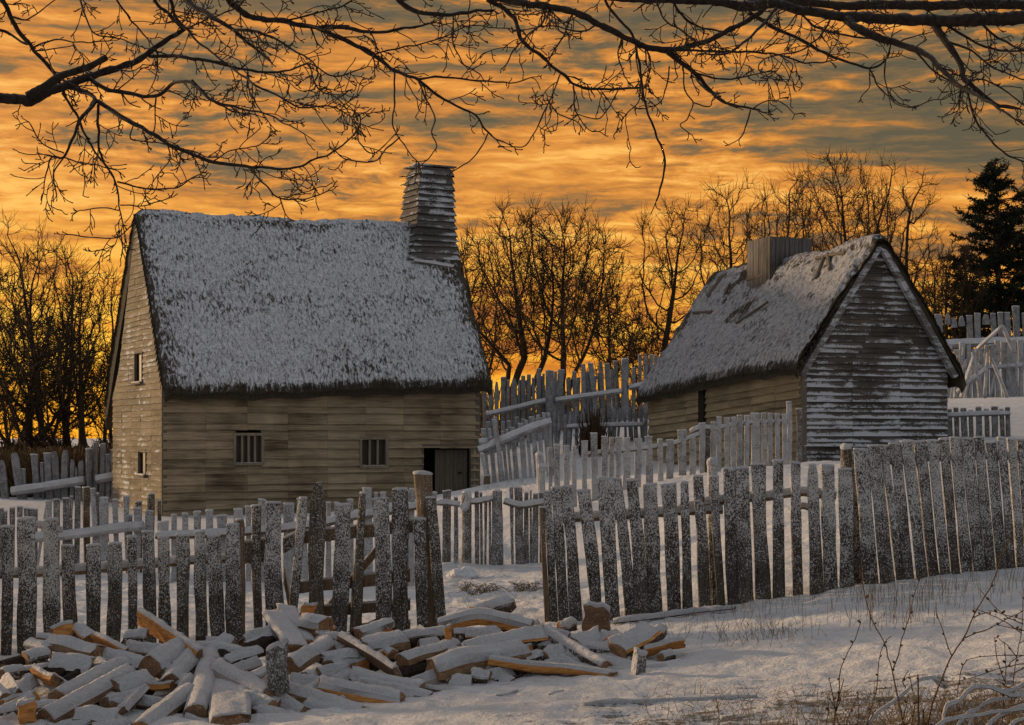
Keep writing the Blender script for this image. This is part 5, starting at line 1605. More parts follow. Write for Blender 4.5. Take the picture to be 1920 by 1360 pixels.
# ================================================================== trees beyond
def grow_tree(base, height, width, label, name='bare_tree', seed=1, stems=3, lean=0.0, dens=1.0, cat='tree', rmin=.014, trunk_r=None, group='bare trees on the skyline', low=.22, crook=.35, twig=1.0):
    """limbs grow towards points scattered through the crown, which gives a rounded, forking winter crown"""
    r = np.random.RandomState(seed)
    base = np.array(base, float)
    root = empty(name, base, label, cat, group)
    H, W = height, width
    n = int(680 * dens)
    # crown: an uneven dome made of a few overlapping lobes
    lob = [(0, 0, .62, 1.0)] + [(r.uniform(-.28, .28), r.uniform(-.2, .2), r.uniform(.45, .75), r.uniform(.45, .7)) for _ in range(4)]
    A = []
    while len(A) < n:
        lx, ly, lz, ls = lob[r.randint(len(lob))] if r.rand() < .5 else lob[0]
        u = r.normal(0, 1, 3); u /= np.linalg.norm(u); u *= r.rand() ** .42
        p = np.array([lx * W + u[0] * .5 * W * ls, ly * W + u[1] * .42 * W * ls, lz * H + u[2] * .40 * H * ls])
        if low * H < p[2] < .985 * H and abs(p[0]) < .53 * W: A.append(p + np.array([lean * H * .35 * p[2] / H, 0, 0]))
    A = np.array(A)
    step = H * .026; kill = H * .036
    rmin *= .86; tr = (trunk_r or H * .0165) * .85
    N, par = [], []
    k0 = np.linspace(-1, 1, stems) if stems > 1 else np.zeros(1)
    for k in k0:
        prev = -1; p = np.array([k * tr * 1.0, r.uniform(-.05, .05), -.3]); d = unit(np.array([k * .22 * W / H + lean, r.uniform(-.15, .15), 1.0]))
        while True:
            N.append(p); par.append(prev); prev = len(N) - 1
            if p[2] > low * H * r.uniform(.8, 1.3): break
            d = unit(d + r.normal(0, crook * .22, 3) * np.array([1, 1, .2])); p = p + d * step
    N = np.array(N); par = list(par)
    D = np.linalg.norm(A[:, None] - N[None], axis=2); near = D.argmin(1); dist = D.min(1)
    alive = np.ones(len(A), bool); cnt = np.zeros(len(N), int)
    for it in range(90):
        ok = alive & (dist < .9 * H)
        if not ok.any(): break
        idx = near[ok]; dv = unit(A[ok] - N[idx])
        S = np.zeros((len(N), 3)); np.add.at(S, idx, dv)
        act = np.unique(idx); act = act[cnt[act] < 7]
        if len(act) == 0: break
        d = unit(S[act] + r.normal(0, crook, (len(act), 3)) + np.array([0, 0, .16]))
        new = N[act] + d * step; cnt[act] += 1
        k = len(N); N = np.vstack([N, new]); par += list(act); cnt = np.concatenate([cnt, np.zeros(len(new), int)])
        D = np.linalg.norm(A[:, None] - new[None], axis=2); j = D.argmin(1); m = D.min(1)
        up_ = m < dist; near[up_] = j[up_] + k; dist = np.minimum(dist, m)
        alive &= dist > kill
    par = np.array(par)
    # girth: every limb carries what grows from it
    w = np.full(len(N), 1.0); kids = np.zeros(len(N), int)
    for i in range(len(N) - 1, -1, -1):
        if par[i] >= 0: w[par[i]] += w[i] if kids[par[i]] else max(0, w[i] - .0); kids[par[i]] += 1
    top = w.max()
    R = np.maximum(tr * (w / top) ** .5, rmin)
    e = par >= 0
    seg = np.stack([N[par[e]], N[e]], 1); rad = np.stack([np.minimum(R[par[e]], R[e] * 1.5), R[e]], 1)
    thick = R[e] > max(.055, rmin * 2.4)
    # fine twigs from the outer wood
    cand = np.where((R <= rmin * 2.0) & (N[:, 2] > low * H * .7) & (par >= 0))[0]
    tw = []
    for rep, pr in ((0, 1.0), (1, 1.0), (2, .8), (3, .6), (4, .4)):
        c = cand[r.rand(len(cand)) < pr * twig]
        d = unit(unit(N[c] - N[par[c]]) + r.normal(0, .65, (len(c), 3)) + np.array([0, 0, .35]))
        l = (H * r.uniform(.015, .048, len(c)))[:, None]
        d2 = unit(d + r.normal(0, .3, d.shape) + np.array([0, 0, .25]))
        tw.append(np.stack([N[c], N[c] + d * l, N[c] + d * l + d2 * l * .8], 1))
    tw = np.concatenate(tw)
    t_, c_ = MB(), MB()
    tubes(t_, base + seg[thick], rad[thick], 6)
    tubes(c_, base + seg[~thick], rad[~thick], 4)
    tubes(c_, base + tw, np.broadcast_to(np.array([1.0, .85, .65]) * rmin * .9, (len(tw), 3)), 3)
    t_.build('trunk', M['treebark'], root, smooth=True); c_.build('crown', M['treebark'], root)
    return root


def tree_px(px, pyb, pyt, wpx, Y, label, **kw):
    b = P(px, pyb, Y); s = Y / F
    g = gz(b[0], Y)
    top = P(px, pyt, Y)[2]
    grow_tree((b[0], Y, g), top - g, wpx * s, label, **kw)


# left of the big house
tree_px(28, 840, 405, 230, 64, 'tall sparse bare tree at the left edge with a fine pale top', seed=4, stems=2, rmin=.011, dens=.8, low=.3)
tree_px(95, 840, 455, 190, 66, 'dense bare tree second from the left edge, its crown just under the hanging twigs', seed=9, stems=3, rmin=.015, dens=1.5, low=.15)
tree_px(170, 845, 500, 180, 68, 'dense bare tree standing closest to the left wall of the big house', seed=16, stems=3, rmin=.015, dens=1.5, low=.15)
tree_px(-15, 850, 515, 200, 62, 'dark bushy bare tree cut by the left edge of the photo', seed=22, stems=3, rmin=.015, dens=1.4, low=.15)
tree_px(15, 880, 580, 250, 58, 'crooked thick trunked tree leaning right at the far left', seed=33, stems=1, lean=.55, trunk_r=.25, crook=.6, dens=.7, low=.2)
tree_px(85, 880, 640, 200, 57, 'low crooked tree forking over the left palisade', seed=38, stems=2, lean=.35, trunk_r=.2, crook=.7, dens=.6, low=.15)
tree_px(215, 860, 640, 130, 60, 'low scrubby tree by the corner of the big house', seed=44, stems=3, lean=-.15, dens=.6, low=.1)
# between the houses
tree_px(955, 790, 378, 250, 76, 'broad bare tree with many upright limbs, just right of the tall chimney', seed=52, stems=3, rmin=.016, dens=1.6, low=.34)
tree_px(1045, 790, 382, 250, 74, 'fan shaped bare tree in the middle of the gap between the houses', seed=61, stems=2, rmin=.016, dens=1.6, low=.34)
tree_px(885, 790, 450, 160, 80, 'bare tree half hidden by the chimney and roof end of the big house', seed=70, stems=3, rmin=.016, low=.15)
tree_px(1125, 790, 500, 190, 70, 'lower bare tree with drooping wide limbs over the palisade', seed=79, stems=2, rmin=.014, dens=.7, crook=.55, low=.15)
tree_px(1200, 770, 580, 150, 68, 'small scrubby tree beside the left roof edge of the cottage', seed=85, stems=3, rmin=.014, dens=.7, low=.1, crook=.5)
tree_px(1265, 760, 355, 170, 72, 'gnarled slender bare tree rising behind the left roof end of the cottage', seed=94, stems=1, lean=-.06, trunk_r=.17, crook=.6, rmin=.013, dens=.65, low=.3)
# behind the cottage
tree_px(1378, 660, 335, 180, 78, 'bare tree just left of the square cottage chimney', seed=101, stems=2, rmin=.014, dens=.9, low=.2)
tree_px(1475, 660, 320, 150, 80, 'bare tree directly behind the square cottage chimney', seed=108, stems=2, rmin=.014, dens=.8, low=.25)
tree_px(1570, 660, 286, 240, 82, 'tallest bare tree on the hill, with a rounded crown over the cottage ridge', seed=113, stems=2, rmin=.016, dens=1.6, low=.25)
tree_px(1682, 660, 296, 180, 84, 'bare tree right of the cottage gable peak', seed=122, stems=2, rmin=.014, dens=.9, low=.2)
tree_px(1740, 660, 460, 140, 78, 'low bare tree between the cottage gable and the evergreen', seed=131, stems=3, rmin=.013, dens=.7, low=.12)
tree_px(1795, 660, 450, 130, 76, 'thin scrubby tree at the foot of the evergreen', seed=139, stems=3, rmin=.013, dens=.6, low=.12)


def conifer(px, pyb, pyt, wpx, Y, label, seed, gap=.0):
    r = np.random.RandomState(seed)
    b = P(px, pyb, Y); b[2] = gz(b[0], Y); top = P(px, pyt, Y)[2]; h = top - b[2]; w = wpx / F * Y / 2
    root = empty('evergreen_tree', b, label, 'tree', 'evergreens on the hill')
    tm, cm_ = MB(), MB()
    zz = np.linspace(0, 1, 14)
    tr = np.stack([b[0] + .12 * np.sin(zz * 5 + seed), b[1] + 0 * zz, b[2] - .2 + zz * (h + .2)], 1)
    tube(tm, tr, np.linspace(.20, .03, 14), 7, cap=False)
    tm.build('trunk', M['treebark'], root, smooth=True)
    B, Dn, S = [], [], []
    z = .16
    while z < .985:
        for k in range(r.randint(5, 9)):
            az = r.uniform(0, 2 * math.pi); zc = z; z = min(.99, max(.1, zc + r.normal(0, .03)))
            ln = w * (1.05 - z) ** .75 * r.uniform(.25, 1.2) + .2
            up = r.uniform(-.15, .7)
            n = max(4, int(ln / .16)); t = np.linspace(0, 1, n)
            d = np.array([math.cos(az), math.sin(az)])
            c = np.stack([tr[0, 0] + .12 * math.sin(z * 5 + seed) + d[0] * ln * t, b[1] + d[1] * ln * t, b[2] + z * h + ln * (up * t - .22 * t ** 2 + .12 * t ** 4)], 1)
            tube(cm_, c, np.linspace(.03, .010, n), 3, cap=False)
            m = int(ln * 95)
            tt = r.uniform(.18, 1.0, m); i0 = np.minimum((tt * (n - 1)).astype(int), n - 2); f = (tt * (n - 1) - i0)[:, None]
            p = c[i0] * (1 - f) + c[i0 + 1] * f
            clump = vnoise(p[:, 0] * 1.6, p[:, 1] * 1.6, p[:, 2] * 1.6, seed) > -.10
            p = p[clump]; m = len(p)
            dr = unit(np.array([d[0], d[1], .1])[None] * .6 + r.normal(0, .75, (m, 3)))
            z = zc
            B.append(p); Dn.append(dr); S.append(r.uniform(.10, .28, m))
        z += r.uniform(.010, .018) + gap
    B, Dn, S = np.concatenate(B), np.concatenate(Dn), np.concatenate(S)
    sd_ = unit(np.cross(Dn, r.normal(0, 1, Dn.shape))) * .028
    tip = B + Dn * S[:, None]; mid = B + Dn * S[:, None] * .5
    V = np.stack([B, mid + sd_, tip, mid - sd_], 1).reshape(-1, 3)
    cm_.add(V, np.arange(len(V)).reshape(-1, 4), mat=1)
    cm_.build('crown', [M['treebark'], M['conifer']], root)


conifer(1868, 640, 303, 270, 79, 'dark evergreen with an open feathery top at the right edge', 5)
conifer(1938, 640, 330, 270, 80, 'dense dark evergreen cut by the right edge of the photo', 8)
conifer(1812, 640, 460, 130, 77, 'short ragged evergreen left of the feathery one', 12, .012)


# low scrub along the horizon on the left, and a brown bush by the palisade
def brush(px0, px1, pyt, pyb, Y, n, label, name, cat, seed, mat='brush', lean=.5):
    r = np.random.RandomState(seed); mb = MB()
    for i in range(n):
        px = r.uniform(px0, px1); x = (px - CX) / F * Y; y = Y + r.uniform(-.5, .5)
        g = gz(x, y); e = 1 - abs((px - (px0 + px1) / 2) / ((px1 - px0) / 2)) ** 2 * .55
        top = g + (pyb - pyt) / F * Y * r.uniform(.5, 1.05) * e
        dx = r.normal(0, .18) * lean
        c = np.array([[x, y, g - .05], [x + dx * .4, y, g + (top - g) * .5], [x + dx * 1.3, y + r.normal(0, .1), top]])
        tube(mb, catmull(c, .15), .014, 3, cap=False)
    return tag(mb.build(name, M[mat]), label, cat)


brush(1085, 1140, 768, 850, 45, 130, 'dead brown bush in front of the stake wattle', 'dead_bush', 'bush', 3)


def thicket(name, px0, px1, top, pyb, Y, n, seed):
    """low far brush that reads as one mass"""
    r = np.random.RandomState(seed); mb = MB()
    x = (r.uniform(px0, px1, n) - CX) / F * Y; y = Y + r.uniform(-2, 2, n); g = ground(x, y)
    zt_ = CZ + (HZ - top) / F * Y; h = np.maximum(.2, zt_ - g) * r.uniform(.35, 1.05, n) * (.92 + .22 * vnoise(x * .5, 0 * x, 0, seed))
    b = np.stack([x, y, g - .1], 1); e = b + np.stack([r.normal(0, .35, n), r.normal(0, .3, n), h], 1); m = (b + e) / 2 + np.stack([r.normal(0, .14, n), r.normal(0, .1, n), .1 * h], 1)
    t = np.linspace(0, 1, 5)[None, :, None]
    tubes(mb, b[:, None] * (1 - t) ** 2 + 2 * m[:, None] * t * (1 - t) + e[:, None] * t ** 2, np.broadcast_to(np.linspace(.03, .016, 5), (n, 5)), 3)
    tag(mb.build(name, M['thicket']), kind='stuff')


thicket('thicket', -60, 260, 812, 850, 60, 4500, 4)
thicket('thicket', 860, 1260, 725, 800, 64, 900, 6)

thicket('thicket', -60, 206, 838, 925, 53, 3000, 9)
# ================================================================== branches hanging into the view
def k1(x, y): return (x / 2, y / 2)
def k2(x, y): return (960 + x / 2, y / 2)


class Hang:
    """a tree whose limbs reach into the frame; limbs are traced, then given depth, snow and twigs"""
    def __init__(s, name, label, foot, conv, Y, seed):
        s.root = empty(name, foot, label, 'tree')
        s.foot = np.array(foot, float); s.conv = conv; s.Y = Y; s.r = np.random.RandomState(seed); s.known = []

    def depth_at(s, p):
        if not s.known: return s.Y
        K = np.concatenate(s.known); d = np.hypot(K[:, 0] - p[0], K[:, 1] - p[1]); i = int(np.argmin(d))
        return K[i, 2] if d[i] < 40 else s.Y + s.r.uniform(-.9, .9)

    def limb(s, pts, w0, w1, twigs=1.0, snow=True, name='branch', slope=None):
        """pts in crop pixels, w widths in crop pixels"""
        p = catmull(np.array([s.conv(*q) for q in pts], float), 7)
        n = len(p); L = np.concatenate([[0], np.cumsum(np.hypot(*np.diff(p, axis=0).T))])
        y0 = s.depth_at(p[0]); sl = s.r.uniform(-.0035, .0035) if slope is None else slope
        Y = y0 + sl * L + .25 * vnoise(L / 120, s.r.randint(999), 0, 3) * np.clip(L / 60, 0, 1)
        p = p + np.stack([vnoise(L / 16, s.r.randint(999), 0, 1), vnoise(L / 16, s.r.randint(999), 0, 2)], 1) * np.clip(L / 25, 0, 1)[:, None] * 1.6
        s.known.append(np.column_stack([p, Y]))
        W = np.array([P(a, b, c) for (a, b), c in zip(p, Y)])
        wd = np.interp(np.linspace(0, 1, n), np.linspace(0, 1, 2), (w0, w1)) / 2
        knot = 1 + .12 * vnoise(L / 9, s.r.randint(999), 0, 6)
        rad = np.maximum(wd * knot * 1.1, 2.1) / 2 / F * Y
        mb = MB()
        V, N = tube(mb, W, rad, 8 if w0 > 12 else 5, ref=np.array([0, 1.0, 0]), jit=.12, seed=s.r.randint(99))
        s.twigs(mb, p, Y, wd, L, twigs)
        o = mb.build(name, M['bark'], s.root, smooth=True)
        return o

    def twig(s, mb, p, ang, ln, Y, sl, w, lev):
        r = s.r
        k = max(3, int(ln / 7)); pts = [np.array(p, float)]; a = ang
        curl = r.uniform(-.9, .9) / k; a_droop = r.uniform(.0, .9) / k
        for i in range(k):
            t = i / k
            # droop first, then hook up at the tip, as these twigs do
            down = math.pi / 2
            dd = math.atan2(math.sin(down - a), math.cos(down - a))
            a += curl + (a_droop * np.sign(dd) if t < .55 else -a_droop * 1.4 * np.sign(dd)) + r.normal(0, .10)
            pts.append(pts[-1] + np.array([math.cos(a), math.sin(a)]) * ln / k)
        pts = np.array(pts); l = np.linspace(0, ln, k + 1)
        Yd = Y + sl * l
        W = np.array([P(x, y, d) for (x, y), d in zip(pts, Yd)])
        rad = np.maximum(np.linspace(w, w * .6, k + 1), 1.75) / 2 / F * Yd
        rad[-1] *= 1.25
        tube(mb, W, rad, 4, ref=np.array([0, 1.0, 0]))
        if lev > 0:
            m = r.poisson(ln / 17)
            for _ in range(m):
                i = r.randint(1, k + 1); sgn = r.choice([-1, 1])
                d = pts[min(i, k)] - pts[max(0, i - 1)]
                s.twig(mb, pts[i], math.atan2(d[1], d[0]) + sgn * r.uniform(.5, 1.1), r.uniform(6, 15) if lev == 1 else r.uniform(14, 42), Yd[i], r.uniform(-.004, .004), w * .7, lev - 1)

    def twigs(s, mb, p, Y, wd, L, amount):
        r = s.r; n = len(p)
        m = r.poisson(L[-1] / 26 * amount)
        for _ in range(m):
            i = r.randint(1, n - 1); d = p[i + 1] - p[i - 1]; a = math.atan2(d[1], d[0]); sgn = r.choice([-1, 1])
            s.twig(mb, p[i], a + sgn * r.uniform(.45, 1.15), r.uniform(18, 75), Y[i], r.uniform(-.006, .006), min(3.0, max(1.8, wd[i] * .45)), 2 if r.rand() < .5 else 1)
        for _ in range(r.poisson(L[-1] / 26 * amount)):
            i = r.randint(1, n - 1); d = p[i + 1] - p[i - 1]; a = math.atan2(d[1], d[0]); sgn = r.choice([-1, 1])
            s.twig(mb, p[i], a + sgn * r.uniform(.6, 1.3), r.uniform(5, 14), Y[i], 0, 1.9, 0)
        # the end breaks into a small spray
        d = p[-1] - p[-3]; a = math.atan2(d[1], d[0])
        for _ in range(2):
            s.twig(mb, p[-1], a + r.uniform(-.6, .6), r.uniform(10, 30), Y[-1], 0, 1.9, 1)


# ---- tree whose trunk stands left of the frame
YL = 10.7
xT = -5.0
A = Hang('overhanging_tree', 'snow dusted bare tree reaching in from the left edge, over the big house', (xT, 10.6, gz(xT, 10.6)), k1, YL, 3)
mb = MB()
tz = np.linspace(0, 1, 16)
tube(mb, np.stack([xT + .18 * np.sin(tz * 4), 10.75 - .3 * tz, gz(xT, 10.6) - .2 + 7.6 * tz], 1), np.linspace(.30, .13, 16), 12, jit=.12)
mb.build('trunk', M['bark'], A.root, smooth=True)
# high bough above the frame, from which the upper branches come
pxT, pyT = CX + xT / 10.6 * F, 0
A.limb([(2 * pxT, 420), (-300, 395), (-60, 372), (60, 372), (120, 378), (180, 346), (240, 322), (330, 290), (440, 255), (520, 225), (600, 165), (690, 110)], 62, 15, .45, slope=.0025)
A.limb([(2 * pxT, -260), (-200, -190), (200, -130), (600, -110), (1000, -95), (1500, -80), (1980, -70)], 60, 26, .0, slope=.0012)
A.Y = 12.2
A.limb([(105, 362), (160, 330), (240, 282), (320, 255), (396, 218)], 34, 20, .15, slope=.001)
for pts, w0, w1, tw in [
    ([(690, 115), (640, 60), (580, 0), (520, -110)], 13, 10, .8),
    ([(330, 290), (400, 335), (500, 355), (590, 360), (650, 315), (710, 310), (800, 380), (900, 405), (1000, 430), (1090, 475), (1140, 500)], 16, 4, 1.1),
    ([(560, 212), (690, 215), (830, 240), (930, 265), (1060, 270), (1160, 240), (1250, 285), (1380, 250)], 13, 4, 1.1),
    ([(240, 320), (300, 340), (360, 375), (300, 450), (270, 530), (240, 590), (190, 592), (165, 710)], 18, 4, .7),
    ([(365, 380), (460, 440), (570, 500), (680, 565), (800, 605), (930, 625), (1090, 630), (1180, 600), (1260, 565), (1340, 490), (1350, 430), (1300, 410)], 17, 4, 1.0),
    ([(235, 350), (290, 440), (350, 560), (420, 655), (440, 720), (450, 800), (470, 880)], 11, 4, .9),
    ([(368, 395), (370, 500), (380, 590), (430, 670)], 11, 7, .6),
    ([(-60, -140), (10, 0), (60, 100), (120, 180), (200, 270), (240, 350)], 18, 11, .8),
    ([(600, -110), (640, 0), (655, 60), (700, 110), (760, 170), (840, 230)], 14, 6, .9),
    ([(660, -100), (700, 0), (790, 60), (870, 110), (960, 185), (1015, 230)], 22, 8, .8),
    ([(800, -100), (860, 0), (940, 65), (1060, 80), (1190, 105), (1290, 105), (1420, 120), (1580, 95), (1620, 90)], 25, 7, .9),
    ([(1190, 105), (1290, 150), (1400, 205), (1480, 265), (1570, 300), (1630, 350), (1700, 395), (1780, 430), (1830, 500), (1920, 550)], 18, 4, .8),
    ([(1570, 297), (1650, 290), (1760, 300), (1920, 310), (1990, 290)], 9, 4, .9),
    ([(870, 112), (1000, 130), (1120, 200), (1170, 230), (1190, 260)], 11, 5, 1.0),
    ([(850, 240), (880, 262), (960, 320), (1060, 370), (1120, 400), (1240, 400), (1320, 440), (1350, 430)], 9, 4, 1.0),
    ([(1480, 268), (1478, 400), (1470, 470), (1500, 520), (1540, 580), (1570, 610)], 7, 4, .3),
    ([(1569, 303), (1600, 380), (1630, 440), (1620, 500), (1640, 550), (1600, 600)], 7, 4, .4),
    ([(1440, -90), (1500, 5), (1560, 45), (1640, 55), (1700, 55), (1800, 40), (1850, 40)], 22, 9, .6),
    ([(260, -130), (300, 0), (320, 60), (360, 130), (440, 145), (510, 170)], 9, 4, .7),
    ([(400, -125), (440, 0), (480, 60), (540, 130), (580, 180)], 9, 5, .9),
    ([(935, 632), (1000, 700), (1050, 745), (1150, 745), (1230, 715)], 7, 4, .9),
    ([(1050, 745), (1070, 800)], 5, 4, .4),
    ([(440, 682), (560, 710), (650, 705), (720, 670), (760, 650)], 7, 4, .9),
    ([(240, 590), (310, 610), (400, 630), (440, 640)], 6, 4, .7),
    ([(452, 770), (540, 770), (630, 745)], 5, 4, .8),
    ([(445, 790), (380, 780), (300, 790)], 5, 4, .8),
    ([(510, 830), (490, 850), (440, 890), (350, 890), (260, 880)], 5, 4, .8),
    ([(1830, 500), (1800, 560), (1740, 620), (1690, 650)], 5, 4, .2),
    ([(1500, 515), (1440, 570), (1400, 605), (1300, 600), (1255, 568)], 6, 4, .5),
    ([(1340, 490), (1350, 540), (1400, 575), (1480, 510)], 5, 4, .4),
    ([(585, 365), (582, 420), (578, 480)], 6, 4, .2), ([(630, 545), (635, 600), (590, 660)], 5, 4, .4), ([(930, 270), (935, 340), (1010, 460)], 6, 4, .6),
    ([(240, 590), (200, 650), (215, 730)], 6, 5, .4), ([(240, 575), (160, 540), (110, 460)], 6, 4, 1.0),
    ([(700, 110), (780, 70), (900, 20), (960, -90)], 6, 5, 1.0), ([(120, 180), (200, 150), (300, 160), (410, 155)], 7, 4, .6), ([(30, 60), (110, 70), (210, 0)], 7, 4, .5),
    ([(-40, 100), (40, 130), (100, 170)], 12, 8, .5), ([(1060, 80), (1150, 60), (1290, 20), (1400, -60)], 7, 5, 1.0), ([(720, 300), (790, 370), (880, 420), (960, 430)], 8, 4, 1.2),
    ([(1160, 240), (1190, 330), (1280, 380), (1330, 470)], 6, 4, .8), ([(1700, 55), (1700, 160), (1740, 240), (1800, 280)], 6, 4, .9), ([(1400, 205), (1500, 180), (1640, 150), (1760, 100), (1900, 110)], 6, 4, 1.0),
    ([(800, 605), (880, 560), (960, 550), (1000, 520)], 5, 4, 1.2), ([(500, 470), (490, 520), (540, 530), (640, 545)], 5, 4, .8),
]:
    A.limb(pts, w0, w1, tw)

# ---- tree whose trunk stands right of the frame
YR = 11.2
xR = 5.0
B_ = Hang('overhanging_tree', 'heavy limbed bare tree reaching in along the top from the right edge, over the cottage', (xR, 11.6, gz(xR, 11.6)), k2, YR, 17)
mb = MB()
tube(mb, np.stack([xR + .12 * np.sin(tz * 5), 11.6 - .4 * tz, gz(xR, 11.6) - .2 + 6.8 * tz], 1), np.linspace(.36, .18, 16), 12, jit=.12)
mb.build('trunk', M['bark'], B_.root, smooth=True)
pxR = (CX + xR / 11.3 * F - 960) * 2
B_.limb([(pxR, 90), (2200, 60), (1920, 66), (1700, 76), (1500, 76), (1320, 66), (1200, 58), (1060, 32), (960, 8)], 60, 30, .5, slope=0)
B_.limb([(pxR, -40), (2200, 10), (1920, 18), (1700, 15), (1550, 22), (1400, 18), (1250, 20), (1000, 8), (850, 20), (780, 8), (600, 2), (400, -6), (150, -40)], 42, 20, .5, slope=.0004)
B_.limb([(1080, 6), (1000, 5), (900, 26), (820, 18), (740, 2)], 46, 26, .3, slope=0)
for pts, w0, w1, tw in [
    ([(1255, 72), (1300, 108), (1380, 145), (1480, 175), (1560, 210), (1640, 290), (1720, 345), (1800, 390), (1920, 470)], 32, 6, .7),
    ([(1570, 70), (1620, 150), (1680, 240), (1700, 300), (1780, 370), (1830, 400), (1900, 410)], 28, 8, .8),
    ([(1700, 320), (1730, 430), (1780, 510), (1840, 570), (1910, 605), (1990, 620)], 9, 5, .3),
    ([(-120, -20), (0, 5), (130, 25), (230, 45), (320, 90), (420, 140), (500, 175), (590, 185), (700, 165), (800, 120), (890, 75), (960, 20)], 26, 16, .9),
    ([(580, 190), (640, 240), (700, 290), (740, 340), (800, 385), (880, 405), (940, 420)], 21, 5, .6),
    ([(900, 410), (940, 385), (990, 380), (1030, 400), (1060, 430), (1080, 425)], 5, 4, .5), ([(895, 412), (880, 470), (850, 525)], 6, 5, .15),
    ([(690, 295), (720, 330), (800, 378)], 8, 4, .3),
    ([(-90, 0), (0, 60), (40, 150), (130, 230), (190, 280), (250, 325), (360, 335), (490, 330)], 16, 7, .8),
    ([(340, -40), (360, 20), (450, 130), (470, 200), (485, 300), (500, 380), (530, 480), (570, 590), (565, 670), (540, 755)], 10, 7, .25),
    ([(640, 245), (650, 340), (680, 385), (660, 440), (630, 470), (660, 500)], 6, 4, .3), ([(680, 385), (740, 400), (750, 380)], 5, 4, .2),
    ([(590, 250), (580, 330), (550, 390), (500, 410)], 6, 4, .2), ([(180, 280), (140, 380), (100, 470), (50, 545), (0, 550)], 6, 4, .3), ([(230, 322), (240, 420), (290, 490), (325, 495)], 6, 4, .4),
    ([(130, 370), (180, 430), (240, 455)], 5, 4, .3), ([(400, 335), (360, 410), (320, 445), (250, 430)], 5, 4, .4), ([(480, 332), (470, 390), (420, 440)], 5, 4, .2),
    ([(890, 50), (980, 100), (1080, 150), (1200, 210), (1340, 255), (1410, 210), (1420, 140)], 15, 6, .8),
    ([(1340, 258), (1380, 330), (1440, 390), (1500, 405), (1560, 380), (1620, 370), (1680, 345)], 6, 4, .4), ([(1400, 220), (1400, 300), (1430, 370), (1480, 395)], 6, 4, .3), ([(1340, 262), (1340, 330), (1310, 365)], 5, 4, .5),
    ([(590, 188), (720, 190), (860, 195), (1000, 205), (1100, 235), (1190, 230)], 10, 5, .8), ([(640, 248), (740, 290), (840, 295), (970, 265)], 8, 4, .5),
    ([(1000, 205), (940, 225), (925, 265), (970, 268)], 5, 4, .3), ([(1000, 205), (1050, 240), (1045, 285)], 5, 4, .2),
    ([(1000, 20), (960, 70), (880, 150), (800, 200), (700, 205)], 12, 6, 1.0), ([(1500, 180), (1600, 280), (1700, 330)], 8, 5, .8), ([(1620, 150), (1720, 190), (1800, 250), (1920, 300)], 9, 5, 1.1),
    ([(1570, 70), (1640, 100), (1760, 170), (1860, 190), (1990, 180)], 10, 6, 1.1), ([(230, 45), (200, 120), (160, 190), (140, 230)], 7, 5, .8), ([(420, 140), (400, 200), (420, 290)], 6, 5, .4), ([(320, 90), (260, 120), (160, 100), (60, 110)], 7, 4, 1.1),
    ([(500, 175), (520, 240), (500, 320)], 6, 4, .6), ([(700, 165), (640, 120), (560, 60), (540, -30)], 7, 5, 1.2), ([(130, 25), (110, 90), (30, 160), (-20, 240)], 8, 5, .9), ([(1700, 300), (1800, 310), (1920, 400)], 7, 4, .9),
    ([(1200, 60), (1160, 130), (1080, 190), (1010, 200)], 8, 5, 1.0), ([(1750, 76), (1820, 140), (1920, 190)], 10, 6, 1.2), ([(600, 2), (640, 60), (700, 100), (800, 120)], 10, 6, 1.3), ([(1060, 30), (1140, 100), (1230, 130), (1380, 145)], 9, 6, 1.0),
]:
    B_.limb(pts, w0, w1, tw)
# ================================================================== weeds and grass
YW = 9.6


def weed(name, label, strands, cat='weed', Y=YW, seed=1, buds=True, mat='stem', conv=c8, w=2.4, snowy=0.0, cont=True):
    """strands: list of point lists, root first"""
    r = np.random.RandomState(seed)
    mb = MB(); sn = MB(); bd = MB()
    s0 = strands[0]; x0 = conv(*(s0[0][0] if isinstance(s0, tuple) else s0[0]))[0]
    for k, st in enumerate(strands):
        wd = w
        if isinstance(st, tuple): st, wd = st
        p = catmull(np.array([conv(*q) for q in st], float), 9)
        n = len(p); L = np.linspace(0, 1, n)
        Yd = Y + r.uniform(-.10, .10) * (k > 0) * L
        p = p + r.normal(0, .35, p.shape) * (L > .05)[:, None]
        W = np.array([P(a, b, c) for (a, b), c in zip(p, Yd)])
        if cont and st[0][1] > 1320:           # root it in the ground
            g = gz(W[0][0], W[0][1]) - .05
            if W[0][2] > g: W = np.vstack([[W[0][0], W[0][1], g], W])
        rad = np.linspace(wd, max(1.3, wd * .55), len(W)) / 2 / F * Y
        V, N = tube(mb, W, rad, 5, ref=np.array([0, 1.0, 0]), jit=.2)
        if snowy: snow_on(sn, V, N, snowy, lo=-.1, hi=.6, rough=.6, seed=k)
        if buds:
            for i in range(2, len(W), r.randint(4, 8)):
                q = W[i]; s = r.uniform(.9, 1.9) * .0048
                d = np.array([r.choice([-1, 1]) * .8, -.2, .7]) * s * 2.2
                tube(bd, np.array([q, q + d * .5, q + d, q + d * 1.2]), np.array([.5, 1.0, .8, .2]) * s, 5)
    o = empty(name, (((x0 - CX) / F * Y), Y, gz((x0 - CX) / F * Y, Y)), label, cat)
    mb.build('stem', M[mat], o, smooth=True)
    if bd.n: bd.build('bud', M[mat], o, smooth=True)['kind'] = 'stuff'
    if sn.n: sn.build('snow_layer', M['snow'], o, smooth=True)
    return o


